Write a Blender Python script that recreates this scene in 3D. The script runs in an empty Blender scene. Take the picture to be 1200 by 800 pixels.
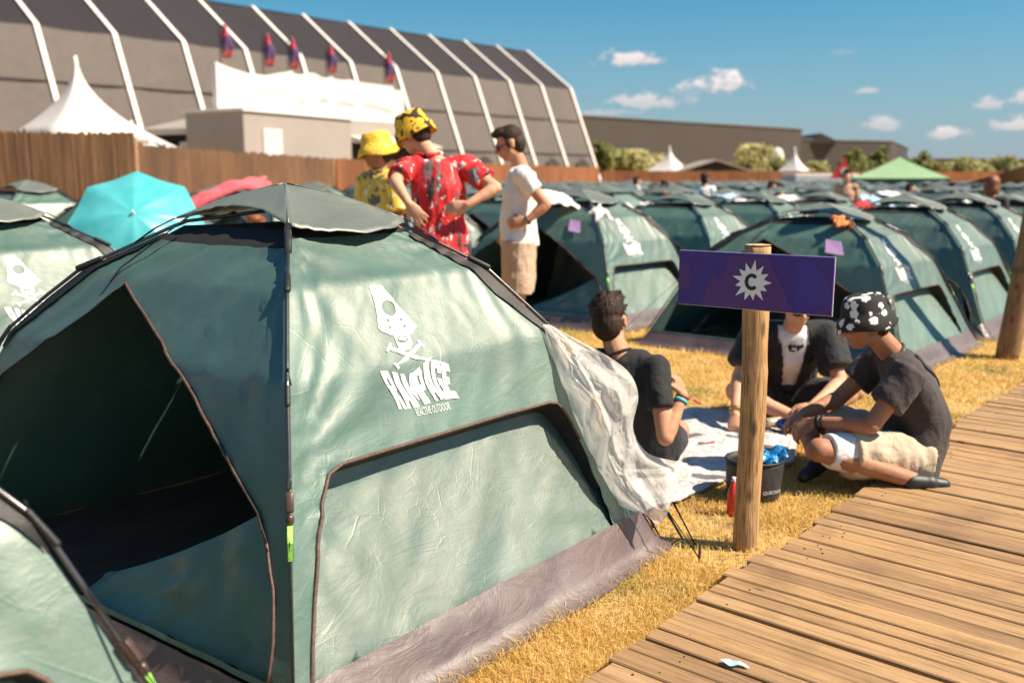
import bpy, bmesh, math, random
from mathutils import Vector, Matrix, noise
from mathutils.geometry import delaunay_2d_cdt
import numpy as np
random.seed(7)
rng = np.random.default_rng(7)
SC = bpy.context.scene
COL = SC.collection
V = Vector
R = math.radians
# ------------------------------------------------------------------ view
F_PX, CAM_H, HOR = 1100.0, 1.42, 209.0
PITCH = math.atan((400 - HOR) / F_PX)
CP, SP = math.cos(PITCH), math.sin(PITCH)

def at(px, py, Y):
    """world point seen at photo pixel (px,py) at distance Y in front of the viewer"""
    x = (px - 600) / F_PX; y = -(py - 400) / F_PX
    d = V((x, CP + y * SP, -SP + y * CP))
    return V((0, 0, CAM_H)) + d * (Y / d.y)

def gnd(px, py, z=0.0):
    x = (px - 600) / F_PX; y = -(py - 400) / F_PX
    d = V((x, CP + y * SP, -SP + y * CP))
    return V((0, 0, CAM_H)) + d * ((z - CAM_H) / d.z)

AZ = R(40.25)                      # bearing of the boardwalk / tent rows / hall
E1 = V((math.sin(AZ), math.cos(AZ), 0)); E2 = V((-E1.y, E1.x, 0))

# ------------------------------------------------------------------ object helpers
def link(o):
    COL.objects.link(o); return o

def thing(name, label, cat, loc=(0, 0, 0), rotz=0, group=None):
    o = bpy.data.objects.new(name, None); link(o)
    o.empty_display_size = .1
    o.location = loc; o.rotation_euler = (0, 0, rotz)
    o['label'] = label; o['category'] = cat
    if group: o['group'] = group
    return o

def tag(o, label, cat, group=None):
    o['label'] = label; o['category'] = cat
    if group: o['group'] = group
    return o

def obj(name, src, m=None, parent=None, smooth=True, loc=None, kind=None):
    """src: bmesh or mesh -> ONE linked mesh object"""
    if isinstance(src, bmesh.types.BMesh):
        me = bpy.data.meshes.new(name); src.normal_update(); src.to_mesh(me); src.free()
    else:
        me = src
    if m is not None and not me.materials:
        for q in (m if isinstance(m, (list, tuple)) else [m]): me.materials.append(q)
    me.polygons.foreach_set('use_smooth', [smooth] * len(me.polygons))
    o = bpy.data.objects.new(name, me); link(o)
    if parent is not None: o.parent = parent
    if loc is not None: o.location = loc
    if kind: o['kind'] = kind
    return o

def kids(o): return [c for c in KID.get(o.name, [])] if False else list(o.children)

def copy_tree(o, parent=None):
    c = o.copy(); link(c)
    if parent is not None: c.parent = parent
    for ch in list(o.children): copy_tree(ch, c)
    return c

def BM(): return bmesh.new()

def frame_of(d):
    d = V(d).normalized()
    a = V((0, 0, 1)) if abs(d.z) < .95 else V((1, 0, 0))
    u = d.cross(a).normalized(); v = u.cross(d).normalized()
    return u, v, d

def loft(bm, rings, cap=True, mi=0):
    """rings: list of lists of points (same count)"""
    L = [[bm.verts.new(p) for p in r] for r in rings]
    n = len(L[0]); fs = []
    for a, b in zip(L, L[1:]):
        for i in range(n):
            j = (i + 1) % n
            fs.append(bm.faces.new((a[i], a[j], b[j], b[i])))
    if cap:
        fs.append(bm.faces.new(L[0][::-1])); fs.append(bm.faces.new(L[-1]))
    for f in fs: f.material_index = mi
    return L

def ring(c, u, v, ru, rv, n=16):
    return [V(c) + V(u) * (math.cos(2 * math.pi * i / n) * ru) + V(v) * (math.sin(2 * math.pi * i / n) * rv) for i in range(n)]

def tube(bm, pts, r, n=8, mi=0, ry=None):
    pts = [V(p) for p in pts]
    rs = []
    u0 = None
    for i, p in enumerate(pts):
        d = (pts[min(i + 1, len(pts) - 1)] - pts[max(i - 1, 0)])
        if u0 is None:
            u, v, _ = frame_of(d); u0 = u
        else:
            dn = d.normalized(); u = (u0 - dn * u0.dot(dn)).normalized(); v = dn.cross(u); u0 = u
        rr = r[i] if isinstance(r, (list, tuple)) else r
        rs.append(ring(p, u, v, rr, (ry or rr), n))
    loft(bm, rs, mi=mi)

def box(bm, c, s, rot=None, mi=0, bev=0):
    M = Matrix.Translation(V(c)) @ (rot.to_4x4() if rot else Matrix.Identity(4)) @ Matrix.Diagonal((s[0], s[1], s[2], 1))
    r = bmesh.ops.create_cube(bm, size=1, matrix=M)
    fs = set(f for v in r['verts'] for f in v.link_faces)
    for f in fs: f.material_index = mi
    if bev:
        es = list(set(e for v in r['verts'] for e in v.link_edges))
        bmesh.ops.bevel(bm, geom=es, offset=bev, segments=2, affect='EDGES', profile=.5)

def sph(bm, c, rad, rot=None, seg=16, mi=0):
    M = Matrix.Translation(V(c)) @ (rot.to_4x4() if rot else Matrix.Identity(4)) @ Matrix.Diagonal((*(rad if hasattr(rad, '__len__') else (rad,) * 3), 1))
    r = bmesh.ops.create_uvsphere(bm, u_segments=seg, v_segments=max(6, seg // 2 + 2), radius=1, matrix=M)
    for f in set(f for v in r['verts'] for f in v.link_faces): f.material_index = mi

def capsule(bm, a, b, ra, rb, n=14):
    a, b = V(a), V(b)
    u, v, d = frame_of(b - a)
    rs = []
    for k in range(1, 6):
        t = -math.pi / 2 + k * math.pi / 2 / 5
        rs.append(ring(a + d * (math.sin(t) * ra), u, v, max(1e-4, math.cos(t) * ra), max(1e-4, math.cos(t) * ra), n))
    for k in range(0, 5):
        t = k * math.pi / 2 / 5
        rs.append(ring(b + d * (math.sin(t) * rb), u, v, math.cos(t) * rb, math.cos(t) * rb, n))
    loft(bm, rs)

def frustum(bm, a, b, ra, rb, n=18, ea=1.0, eb=1.0, u=None):
    a, b = V(a), V(b)
    uu, vv, d = frame_of(b - a)
    if u is not None:
        uu = (V(u) - d * V(u).dot(d)).normalized(); vv = d.cross(uu)
    loft(bm, [ring(a, uu, vv, ra, ra * ea, n), ring(a.lerp(b, .5), uu, vv, (ra + rb) / 2, (ra * ea + rb * eb) / 2, n), ring(b, uu, vv, rb, rb * eb, n)])

def remesh(bm, voxel, smooth=4, fac=.5):
    me = bpy.data.meshes.new('tmp'); bm.to_mesh(me); bm.free()
    o = bpy.data.objects.new('tmp', me); link(o)
    m = o.modifiers.new('r', 'REMESH'); m.mode = 'VOXEL'; m.voxel_size = voxel
    if smooth:
        s = o.modifiers.new('s', 'SMOOTH'); s.iterations = smooth; s.factor = fac
    dg = bpy.context.evaluated_depsgraph_get(); dg.update()
    out = bpy.data.meshes.new_from_object(o.evaluated_get(dg))
    bpy.data.objects.remove(o); bpy.data.meshes.remove(me)
    return out

def wrinkle(me, amp, sc, stretch=(1, 1, 1), seed=0, ridge=False):
    n = len(me.vertices)
    nor = [v.normal.copy() for v in me.vertices]
    off = V((seed * 3.1, seed * 1.7, seed * 2.3))
    for i, v in enumerate(me.vertices):
        q = V((v.co.x * stretch[0], v.co.y * stretch[1], v.co.z * stretch[2])) * sc + off
        d = noise.noise(q) + .5 * noise.noise(q * 2.1)
        if ridge: d = .5 - abs(d) * 1.5
        v.co += nor[i] * d * amp
    me.update()

# ------------------------------------------------------------------ materials
def new_mat(name):
    m = bpy.data.materials.new(name); m.use_nodes = True
    nt = m.node_tree; b = nt.nodes['Principled BSDF']
    return m, nt, b

def N(nt, t, **kw):
    n = nt.nodes.new(t)
    for k, v in kw.items():
        if k in n.inputs: n.inputs[k].default_value = v
        else: setattr(n, k, v)
    return n

def ramp(nt, fac, stops, interp='LINEAR'):
    n = nt.nodes.new('ShaderNodeValToRGB'); n.color_ramp.interpolation = interp
    e = n.color_ramp.elements
    while len(e) < len(stops): e.new(.5)
    for x, (p, c) in zip(e, stops):
        x.position = p; x.color = (*c, 1) if len(c) == 3 else c
    nt.links.new(fac, n.inputs[0]); return n.outputs[0]

def coords(nt, kind='Object', scale=(1, 1, 1), rot=(0, 0, 0), loc=(0, 0, 0)):
    tc = nt.nodes.new('ShaderNodeTexCoord'); mp = nt.nodes.new('ShaderNodeMapping')
    mp.inputs['Scale'].default_value = scale; mp.inputs['Rotation'].default_value = rot; mp.inputs['Location'].default_value = loc
    nt.links.new(tc.outputs[kind], mp.inputs[0]); return mp.outputs[0]

def mixc(nt, fac, a, b, mode='MIX'):
    n = nt.nodes.new('ShaderNodeMix'); n.data_type = 'RGBA'; n.blend_type = mode
    for s, val in ((0, fac), (6, a), (7, b)):
        if hasattr(val, 'is_linked') or hasattr(val, 'links'): nt.links.new(val, n.inputs[s])
        elif s == 0: n.inputs[0].default_value = val
        else: n.inputs[s].default_value = (*val, 1) if len(val) == 3 else val
    return n.outputs[2]

def mth(nt, op, a, b=None, c=None, clamp=False):
    n = nt.nodes.new('ShaderNodeMath'); n.operation = op; n.use_clamp = clamp
    for i, val in enumerate((a, b, c)):
        if val is None: continue
        if hasattr(val, 'links'): nt.links.new(val, n.inputs[i])
        else: n.inputs[i].default_value = val
    return n.outputs[0]

def noise_tex(nt, vec, scale, detail=4, rough=.55, dist=0.0):
    n = N(nt, 'ShaderNodeTexNoise'); n.inputs['Scale'].default_value = scale; n.inputs['Detail'].default_value = detail
    n.inputs['Roughness'].default_value = rough; n.inputs['Distortion'].default_value = dist
    if vec is not None: nt.links.new(vec, n.inputs['Vector'])
    return n

def bump(nt, b, h, strength=.3, dist=.01, prev=None):
    n = nt.nodes.new('ShaderNodeBump'); n.inputs['Strength'].default_value = strength; n.inputs['Distance'].default_value = dist
    nt.links.new(h, n.inputs['Height'])
    if prev is not None: nt.links.new(prev, n.inputs['Normal'])
    if b is not None: nt.links.new(n.outputs[0], b.inputs['Normal'])
    return n.outputs[0]

def plain(name, col, rough=.6, var=.12, sc=6.0, metal=0.0, bmp=0.0, bsc=60.0, spec=.5, stretch=(1, 1, 1), coat=0):
    m, nt, b = new_mat(name)
    vec = coords(nt, 'Object', stretch)
    n = noise_tex(nt, vec, sc, 5)
    lo = tuple(max(0, c * (1 - var * 1.6)) for c in col); hi = tuple(min(1, c * (1 + var * 1.6)) for c in col)
    nt.links.new(ramp(nt, n.outputs[0], [(.25, lo), (.75, hi)]), b.inputs['Base Color'])
    b.inputs['Roughness'].default_value = rough; b.inputs['Metallic'].default_value = metal
    b.inputs['Specular IOR Level'].default_value = spec
    if coat: b.inputs['Coat Weight'].default_value = coat
    if bmp:
        n2 = noise_tex(nt, vec, bsc, 4)
        bump(nt, b, n2.outputs[0], bmp, .004)
    return m

def ripstop(name, col, rough=.42, crease=.55, trans=.10, folds=.5, stretch=(1, 1, 1), gl=.2):
    """thin coated tent fabric: crinkles, crease lines, a little light passing through"""
    m, nt, b = new_mat(name)
    oi = nt.nodes.new('ShaderNodeObjectInfo')
    vec0 = coords(nt, 'Object', stretch)
    add = nt.nodes.new('ShaderNodeVectorMath'); add.operation = 'MULTIPLY_ADD'
    nt.links.new(oi.outputs['Random'], add.inputs[0]); add.inputs[1].default_value = (0.0, 0.0, 0.0); nt.links.new(vec0, add.inputs[2])
    vec = add.outputs[0]
    wob = noise_tex(nt, vec, 4, 3)
    vm = nt.nodes.new('ShaderNodeVectorMath'); vm.operation = 'MULTIPLY_ADD'
    nt.links.new(wob.outputs['Color'], vm.inputs[0]); vm.inputs[1].default_value = (.025, .025, .025); nt.links.new(vec, vm.inputs[2])
    h = None
    for k, (sc_, w, rot, amp) in enumerate(((5.5, .022, (.4, .2, .5), 1.0), (9, .03, (1.1, .7, .2), .8), (17, .05, (.2, 1.3, .9), .6))):
        mpk = nt.nodes.new('ShaderNodeMapping'); mpk.inputs['Rotation'].default_value = rot; mpk.inputs['Scale'].default_value = (1, 1.6, .75)
        nt.links.new(vm.outputs[0], mpk.inputs[0])
        vo = N(nt, 'ShaderNodeTexVoronoi', feature='DISTANCE_TO_EDGE'); vo.inputs['Scale'].default_value = sc_
        nt.links.new(mpk.outputs[0], vo.inputs['Vector'])
        ln_ = ramp(nt, vo.outputs['Distance'], [(0, (1, 1, 1)), (w, (0, 0, 0))])
        mk = noise_tex(nt, mpk.outputs[0], 3.0 + 2 * k, 3, .6)
        ln_ = mth(nt, 'MULTIPLY', ln_, mth(nt, 'MULTIPLY', mth(nt, 'SUBTRACT', mk.outputs[0], .50), 5.0 * amp, clamp=True))
        h = ln_ if h is None else mth(nt, 'ADD', h, ln_)
    fine = noise_tex(nt, vec, 30, 4, .6)
    fold = noise_tex(nt, coords(nt, 'Object', (1, 1, 2.2), (.5, .3, .6)), 4.5, 5, .6, .8)
    h = mth(nt, 'ADD', h, mth(nt, 'MULTIPLY', fine.outputs[0], .5))
    b1 = bump(nt, None, fold.outputs[0], folds, .03)
    bn_ = bump(nt, b, h, crease, .0045, b1)
    n = noise_tex(nt, vec, 2.5, 6, .6)
    lo = tuple(c * .8 for c in col); hi = tuple(c * 1.22 for c in col)
    c0 = ramp(nt, n.outputs[0], [(.3, lo), (.7, hi)])
    dust = noise_tex(nt, vec, 11, 6, .7)
    dm = ramp(nt, dust.outputs[0], [(.5, (0, 0, 0)), (.8, (.22, .22, .22))])
    c1 = mixc(nt, dm, c0, (.20, .19, .16))
    tint = ramp(nt, oi.outputs['Random'], [(0, (.72, .76, .76)), (.5, (1, 1, 1)), (1, (1.28, 1.22, 1.15))]); c1 = mixc(nt, 1.0, c1, tint, 'MULTIPLY')
    nt.links.new(c1, b.inputs['Base Color'])
    b.inputs['Roughness'].default_value = rough
    b.inputs['Specular IOR Level'].default_value = .7
    b.inputs['Sheen Weight'].default_value = .06
    tr = nt.nodes.new('ShaderNodeBsdfTranslucent'); nt.links.new(c1, tr.inputs[0])
    mx = nt.nodes.new('ShaderNodeMixShader'); mx.inputs[0].default_value = trans
    out = nt.nodes['Material Output']
    nt.links.new(b.outputs[0], mx.inputs[1]); nt.links.new(tr.outputs[0], mx.inputs[2])
    gs = nt.nodes.new('ShaderNodeBsdfGlossy'); gs.inputs['Color'].default_value = (.82, .80, .73, 1); gs.inputs['Roughness'].default_value = .52
    nt.links.new(bn_, gs.inputs['Normal']); m2 = nt.nodes.new('ShaderNodeMixShader'); m2.inputs[0].default_value = gl
    nt.links.new(mx.outputs[0], m2.inputs[1]); nt.links.new(gs.outputs[0], m2.inputs[2]); nt.links.new(m2.outputs[0], out.inputs[0])
    return m

M = {}
M['green'] = ripstop('tent_green', (.022, .082, .066), .54, .15, .008, .10, gl=.10)
M['green_far'] = ripstop('tent_green_distant', (.024, .082, .066), .54, .2, .0, .3, gl=.115)
M['canopy'] = ripstop('tent_canopy_grey_green', (.080, .098, .082), .5, .15, .04, .14, gl=.10)
M['skirt'] = ripstop('tent_skirt_mauve', (.066, .038, .046), .52, .15, .01, .24, gl=.055)
M['black'] = plain('black_webbing_and_shade', (.012, .012, .014), .55, .2, 30, bmp=.3, bsc=180)
M['meshblack'] = plain('black_mesh_net', (.010, .010, .011), .8, .2, 30, bmp=.3, bsc=300)
M['zip'] = plain('brown_zip', (.10, .055, .04), .5, .3, 60, bmp=.4, bsc=250)
M['print'] = plain('white_print', (.78, .78, .76), .5, .04, 8)
M['printfaint'] = plain('white_print_thin', (.55, .60, .57), .5, .04, 8)
M['rod'] = plain('dark_steel_rod', (.12, .11, .115), .3, .15, 20, metal=.8)
M['neon'] = plain('neon_green_cord', (.35, .75, .12), .5, .1, 60, bmp=.4, bsc=200)
M['buckle'] = plain('bronze_buckle', (.10, .06, .05), .35, .2, 30, metal=.4)
M['lilac'] = plain('lilac_paper', (.55, .33, .62), .7, .06, 6)
M['guy'] = plain('pale_cord', (.55, .54, .5), .7, .1, 60)

# skin, cloth
def skin(name, col):
    m, nt, b = new_mat(name)
    vec = coords(nt)
    n = noise_tex(nt, vec, 14, 5, .6)
    lo = (col[0] * .86, col[1] * .78, col[2] * .74); hi = (min(1, col[0] * 1.08), col[1] * 1.1, col[2] * 1.1)
    nt.links.new(ramp(nt, n.outputs[0], [(.3, lo), (.7, hi)]), b.inputs['Base Color'])
    b.inputs['Roughness'].default_value = .6; b.inputs['Specular IOR Level'].default_value = .35; b.inputs['Subsurface Weight'].default_value = .12
    b.inputs['Subsurface Radius'].default_value = (.012, .004, .002)
    n2 = noise_tex(nt, vec, 160, 3); bump(nt, b, n2.outputs[0], .12, .002)
    return m
M['skin_tan'] = skin('skin_tanned', (.50, .25, .15))
M['skin_mid'] = skin('skin_light_tan', (.58, .32, .21))
M['skin_brown'] = skin('skin_brown', (.38, .18, .105))
M['hair'] = plain('dark_hair', (.030, .015, .009), .7, .7, 90, bmp=.35, bsc=160, spec=.3)
M['hair_red'] = plain('auburn_hair', (.20, .06, .025), .5, .4, 50, bmp=.8, bsc=120)
def cloth(name, col, var=.15, rough=.85, sc=10):
    m, nt, b = new_mat(name)
    vec = coords(nt)
    n = noise_tex(nt, vec, sc, 5)
    lo = tuple(c * (1 - var) for c in col); hi = tuple(c * (1 + var) for c in col)
    nt.links.new(ramp(nt, n.outputs[0], [(.3, lo), (.7, hi)]), b.inputs['Base Color'])
    b.inputs['Roughness'].default_value = rough; b.inputs['Sheen Weight'].default_value = .05
    w = noise_tex(nt, vec, 320, 2); f = noise_tex(nt, vec, 16, 4, .5, 1.2)
    b1 = bump(nt, None, f.outputs[0], .45, .02); bump(nt, b, w.outputs[0], .2, .002, b1)
    return m
M['tee_white'] = cloth('white_cotton', (.72, .70, .70), .05)
M['tee_black'] = cloth('black_cotton', (.014, .013, .015), .25)
M['tee_faded'] = cloth('faded_black_cotton', (.045, .036, .036), .3, sc=5)
M['tan'] = cloth('tan_cotton', (.46, .33, .24), .08)
M['sand'] = cloth('sand_cotton', (.50, .40, .29), .15)
M['denim'] = cloth('dark_shorts', (.03, .03, .04), .2)
M['shoe'] = plain('black_shoe', (.015, .015, .016), .5, .2, 20)
M['lens'] = plain('dark_lens', (.008, .008, .01), .12, .1, 5)
M['teal'] = plain('teal_band', (.08, .45, .42), .6, .2, 40)
M['gold'] = plain('gold_metal', (.70, .45, .15), .3, .1, 20, metal=.9)
M['redcord'] = plain('red_band', (.45, .05, .03), .6, .2, 40)

def print_cloth(name, base, spots, scale, stretch=(1, 1, 1)):
    """printed fabric: spots = [(colour, lo, hi, noise scale, seed)] layered over base"""
    m, nt, b = new_mat(name)
    c = None
    for (col, lo, hi, s, sd, st) in spots:
        vec = coords(nt, 'Object', st, loc=(sd, sd * .7, sd * .3))
        n = noise_tex(nt, vec, s, 3, .5, .6)
        f = ramp(nt, n.outputs[0], [(lo, (0, 0, 0)), (hi, (1, 1, 1))])
        c = mixc(nt, f, base if c is None else c, col)
    nt.links.new(c, b.inputs['Base Color'])
    b.inputs['Roughness'].default_value = .75
    f = noise_tex(nt, coords(nt), 16, 4, .5, 1.2); bump(nt, b, f.outputs[0], .4, .02)
    return m
M['hawaii_red'] = print_cloth('red_floral_cloth', (.56, .012, .018), [((.035, .025, .03), .56, .60, 5, 3, (2.6, 2.6, .55)), ((.16, .12, .12), .60, .63, 5.5, 9, (2.4, 2.4, .6)), ((.70, .58, .56), .60, .63, 17, 5, (1.5, 1.5, .9))], 1)
M['hawaii_yellow'] = print_cloth('yellow_floral_cloth', (.72, .47, .06), [((.16, .14, .10), .56, .60, 13, 2, (1, 1, 1)), ((.75, .66, .34), .58, .61, 16, 7, (1, 1, 1)), ((.10, .12, .05), .64, .66, 20, 11, (1, 1, 1))], 1)
M['hat_yellow'] = print_cloth('yellow_patterned_hat', (.80, .46, .02), [((.80, .62, .16), .55, .6, 40, 4, (1, 1, 1)), ((.42, .2, .01), .63, .67, 45, 8, (1, 1, 1))], 1)
def sunflower():
    m, nt, b = new_mat('sunflower_hat')
    vec = coords(nt)
    vo = N(nt, 'ShaderNodeTexVoronoi'); vo.inputs['Scale'].default_value = 21; nt.links.new(vec, vo.inputs['Vector'])
    wob = noise_tex(nt, vec, 90, 2)
    d = mth(nt, 'ADD', vo.outputs['Distance'], mth(nt, 'MULTIPLY', wob.outputs[0], .16))
    c = ramp(nt, d, [(0, (.05, .02, .01)), (.26, (.06, .025, .01)), (.29, (.80, .42, .01)), (.70, (.86, .50, .03)), (.76, (.03, .02, .015))])
    nt.links.new(c, b.inputs['Base Color']); b.inputs['Roughness'].default_value = .8
    return m
M['hat_sunflower'] = sunflower()
def blotch_hat():
    m, nt, b = new_mat('black_white_patterned_hat')
    vec = coords(nt)
    vo = N(nt, 'ShaderNodeTexVoronoi'); vo.inputs['Scale'].default_value = 19; nt.links.new(vec, vo.inputs['Vector'])
    wob = noise_tex(nt, vec, 60, 2)
    d = mth(nt, 'ADD', vo.outputs['Distance'], mth(nt, 'MULTIPLY', wob.outputs[0], .5))
    c = ramp(nt, d, [(.60, (.74, .72, .70)), (.63, (.014, .013, .014))])
    nt.links.new(c, b.inputs['Base Color']); b.inputs['Roughness'].default_value = .85
    return m
M['hat_blotch'] = blotch_hat()

# ------------------------------------------------------------------ camera, light, sky
cam = bpy.data.cameras.new('Camera'); co = bpy.data.objects.new('Camera', cam); link(co)
cam.sensor_width = 36; cam.lens = 36 * F_PX / 1200
co.location = (0, 0, CAM_H); co.rotation_euler = (math.pi / 2 - PITCH, 0, 0)
cam.clip_start = .05; cam.clip_end = 5000
cam.dof.use_dof = True; cam.dof.focus_distance = 3.15; cam.dof.aperture_fstop = 2.0; cam.dof.aperture_blades = 9
SC.camera = co
SUN_AZ, SUN_EL = R(104), R(49)
sun = bpy.data.lights.new('Sun', 'SUN'); so = bpy.data.objects.new('Sun', sun); link(so)
sun.energy = 5.0; sun.angle = R(.53); sun.color = (1, .86, .67)
sd = V((math.sin(SUN_AZ) * math.cos(SUN_EL), math.cos(SUN_AZ) * math.cos(SUN_EL), math.sin(SUN_EL)))
so.rotation_euler = sd.to_track_quat('Z', 'Y').to_euler(); so.location = (20, -10, 40)
SC.view_settings.view_transform = 'Standard'; SC.view_settings.look = 'None'
SC.view_settings.exposure = 1.0; SC.view_settings.gamma = 1

def make_world():
    w = bpy.data.worlds.new('World'); SC.world = w; w.use_nodes = True
    nt = w.node_tree; nt.nodes.clear()
    sky = N(nt, 'ShaderNodeTexSky'); sky.sky_type = 'NISHITA'; sky.sun_disc = False
    sky.sun_elevation = SUN_EL; sky.sun_rotation = SUN_AZ
    sky.air_density = 1.15; sky.dust_density = .55; sky.ozone_density = 1.3; sky.altitude = 20
    tc = N(nt, 'ShaderNodeTexCoord'); sx = N(nt, 'ShaderNodeSeparateXYZ'); nt.links.new(tc.outputs['Generated'], sx.inputs[0])
    az = mth(nt, 'ARCTAN2', sx.outputs[0], sx.outputs[1]); el = mth(nt, 'ARCSINE', sx.outputs[2])
    cv = N(nt, 'ShaderNodeCombineXYZ'); nt.links.new(az, cv.inputs[0]); nt.links.new(mth(nt, 'MULTIPLY', el, 1.7), cv.inputs[1])
    n1 = noise_tex(nt, cv.outputs[0], 42, 7, .62, .3)
    nz = mth(nt, 'MULTIPLY', mth(nt, 'SUBTRACT', n1.outputs[0], .5), 3.0)
    mask = None; top = None
    # bearing / height of each cloud in degrees, half width, half height, density
    def cl(px, py, wpx, hpx):
        d = at(px, py, 100.0) - V((0, 0, CAM_H)); d.normalize()
        return math.atan2(d.x, d.y), math.asin(d.z), wpx / 1100, hpx / 1100
    clouds = [(736, 71, 40, 12, 1), (841, 101, 36, 17, 1), (765, 120, 50, 13, .75), (1019, 106, 16, 6, .7), (1112, 158, 24, 8, .8),
              (1036, 148, 26, 9, .65), (1158, 122, 16, 9, .7), (1190, 148, 26, 10, .8), (1205, 115, 26, 12, .8), (715, 133, 36, 6, .5),
              (985, 62, 16, 4, .25), (1500, 90, 90, 26, 1), (1750, 60, 120, 30, 1), (-260, 60, 110, 26, .9), (1320, 40, 60, 16, .8)]
    for px, py, wp, hp, dn in clouds:
        a0, e0, ww, hh = cl(px, py, wp, hp)
        u = mth(nt, 'DIVIDE', mth(nt, 'SUBTRACT', az, a0), ww)
        t = mth(nt, 'DIVIDE', mth(nt, 'SUBTRACT', el, e0), hh)
        # flatter underside: lower half squeezed
        tl = mth(nt, 'MAXIMUM', t, mth(nt, 'MULTIPLY', t, -1.7))
        d = mth(nt, 'SQRT', mth(nt, 'ADD', mth(nt, 'MULTIPLY', u, u), mth(nt, 'MULTIPLY', tl, tl)))
        mk = mth(nt, 'MULTIPLY', mth(nt, 'MULTIPLY', mth(nt, 'ADD', mth(nt, 'SUBTRACT', 1.0, d), nz), 2.0, clamp=True), dn)
        tt = mth(nt, 'MULTIPLY', mk, mth(nt, 'MULTIPLY', mth(nt, 'ADD', t, 1.0), .5, clamp=True))
        mask = mk if mask is None else mth(nt, 'MAXIMUM', mask, mk)
        top = tt if top is None else mth(nt, 'MAXIMUM', top, tt)
    skyc = mixc(nt, 1.0, sky.outputs[0], (.34, .87, 1.08), 'MULTIPLY')
    hz = mth(nt, 'POWER', mth(nt, 'SUBTRACT', 1.0, mth(nt, 'DIVIDE', mth(nt, 'ABSOLUTE', el), .19), clamp=True), 1.3)
    skyc = mixc(nt, mth(nt, 'MULTIPLY', hz, .80), skyc, (4.4, 4.5, 5.6))
    cc = mixc(nt, top, (6.0, 5.5, 5.9), (12, 10.6, 9.8))
    fin = mixc(nt, mth(nt, 'MULTIPLY', mask, .92), skyc, cc)
    bg = N(nt, 'ShaderNodeBackground'); bg.inputs[1].default_value = .050
    nt.links.new(fin, bg.inputs[0])
    out = N(nt, 'ShaderNodeOutputWorld'); nt.links.new(bg.outputs[0], out.inputs[0])
make_world()
# ================================================================== TENTS
TW, TD = 1.78, 2.10
PRF = [(1.166, -.43), (1, 0), (.84, .43), (.68, .86), (.5, 1.09), (.27, 1.25), (0, 1.30)]
KN = [0, .30, .60, .79, 1.0, 1.2]
def prof(v):
    i = 0
    for j in range(5):
        if v >= KN[j] - 1e-9: i = j
    t = (v - KN[i]) / (KN[i + 1] - KN[i])
    a, b = PRF[i + 1], PRF[i + 2]
    return a[0] + (b[0] - a[0]) * t, a[1] + (b[1] - a[1]) * t

CRN = {'A': (-1, -1, 1.0), 'B': (1, -1, 1.0), 'C': (1, 1, 1.03), 'D': (-1, 1, 1.12)}
def polept(c, v, out=0.0):
    sx, sy, k = CRN[c]; r, z = prof(v)
    kk = 1 + (k - 1) * min(1, (1.2 - v) / .5)
    d = V((sx * TW / 2, sy * TD / 2, 0))
    p = d * r * kk; p.z = z
    if out:
        r2, z2 = prof(min(1.19, v + .02)); t = (d * r2 + V((0, 0, z2))) - (d * r + V((0, 0, z)))
        n = V((0, 0, 1)) - t.normalized() * t.normalized().z
        if n.length < 1e-4: n = d
        n = (d.normalized() * abs(t.normalized().z) + V((0, 0, 1)) * V((t.x, t.y, 0)).length / t.length).normalized()
        p += n * out
    return p

FACES = {'R': ('A', 'B'), 'F': ('D', 'A'), 'K': ('B', 'C'), 'L': ('C', 'D')}
def surf(f, u, v, off=0.0, disp=True):
    a, b = FACES[f]
    def raw(u, v):
        p = polept(a, v).lerp(polept(b, v), u)
        return p
    p = raw(u, v); e = .004
    n = (raw(u + e, v) - raw(u - e, v)).cross(raw(u, v + e) - raw(u, v - e)).normalized()
    uu = min(1, max(0, u)); vv = min(1, max(0, v))
    edge = math.sin(math.pi * uu)
    d = -.030 * edge * math.sin(math.pi * min(1, vv * 1.02))
    if disp:
        q = V((u * 1.8 + (7 if f == 'F' else 0) + (13 if f == 'K' else 0), v * 1.5, 0))
        s = q.x * .80 + q.y * .6; t = -q.x * .6 + q.y * .80            # tension folds rising to the right
        w = noise.noise(V((s * 1.1, t * 6, 3.1))) * .009 + noise.noise(V((s * 1.6, t * 17, 9.1))) * .0045
        w += noise.noise(V((q.x * 3.2, q.y * 3.2, 1.7))) * .006 + noise.noise(V((q.x * 13, q.y * 13, 4.4))) * .0005
        cr = abs(noise.noise(V((s * 2.2, t * 6.5, 21.0)))); w += .007 * math.exp(-(cr / .05) ** 2) * (1 if f == 'F' else .5)
        w = w * (.7 if f == 'F' else .6)
        # pulled creases fanning out of the corners
        for (cu, cv, k) in ((0, .45, 1), (1, .9, .8), (0, .95, .8), (1, .1, .7)):
            du, dv = (u - cu) * 1.5, (v - cv) * 1.2
            rr = math.hypot(du, dv); an = math.atan2(dv, du)
            w += k * .008 * math.exp(-rr * 3.0) * math.sin(an * 17 + cu * 3 + cv * 5)
        if f == 'R': d += .020 * math.exp(-((v - .80) / .03) ** 2) * edge * .5
        d += w * min(1, edge * 4) * min(1, (1.02 - vv) * 8)
    return p + n * (d + off)

def inpoly(p, poly):
    x, y = p; c = False; j = len(poly) - 1
    for i in range(len(poly)):
        (xi, yi), (xj, yj) = poly[i], poly[j]
        if (yi > y) != (yj > y) and x < (xj - xi) * (y - yi) / (yj - yi) + xi: c = not c
        j = i
    return c

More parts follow.
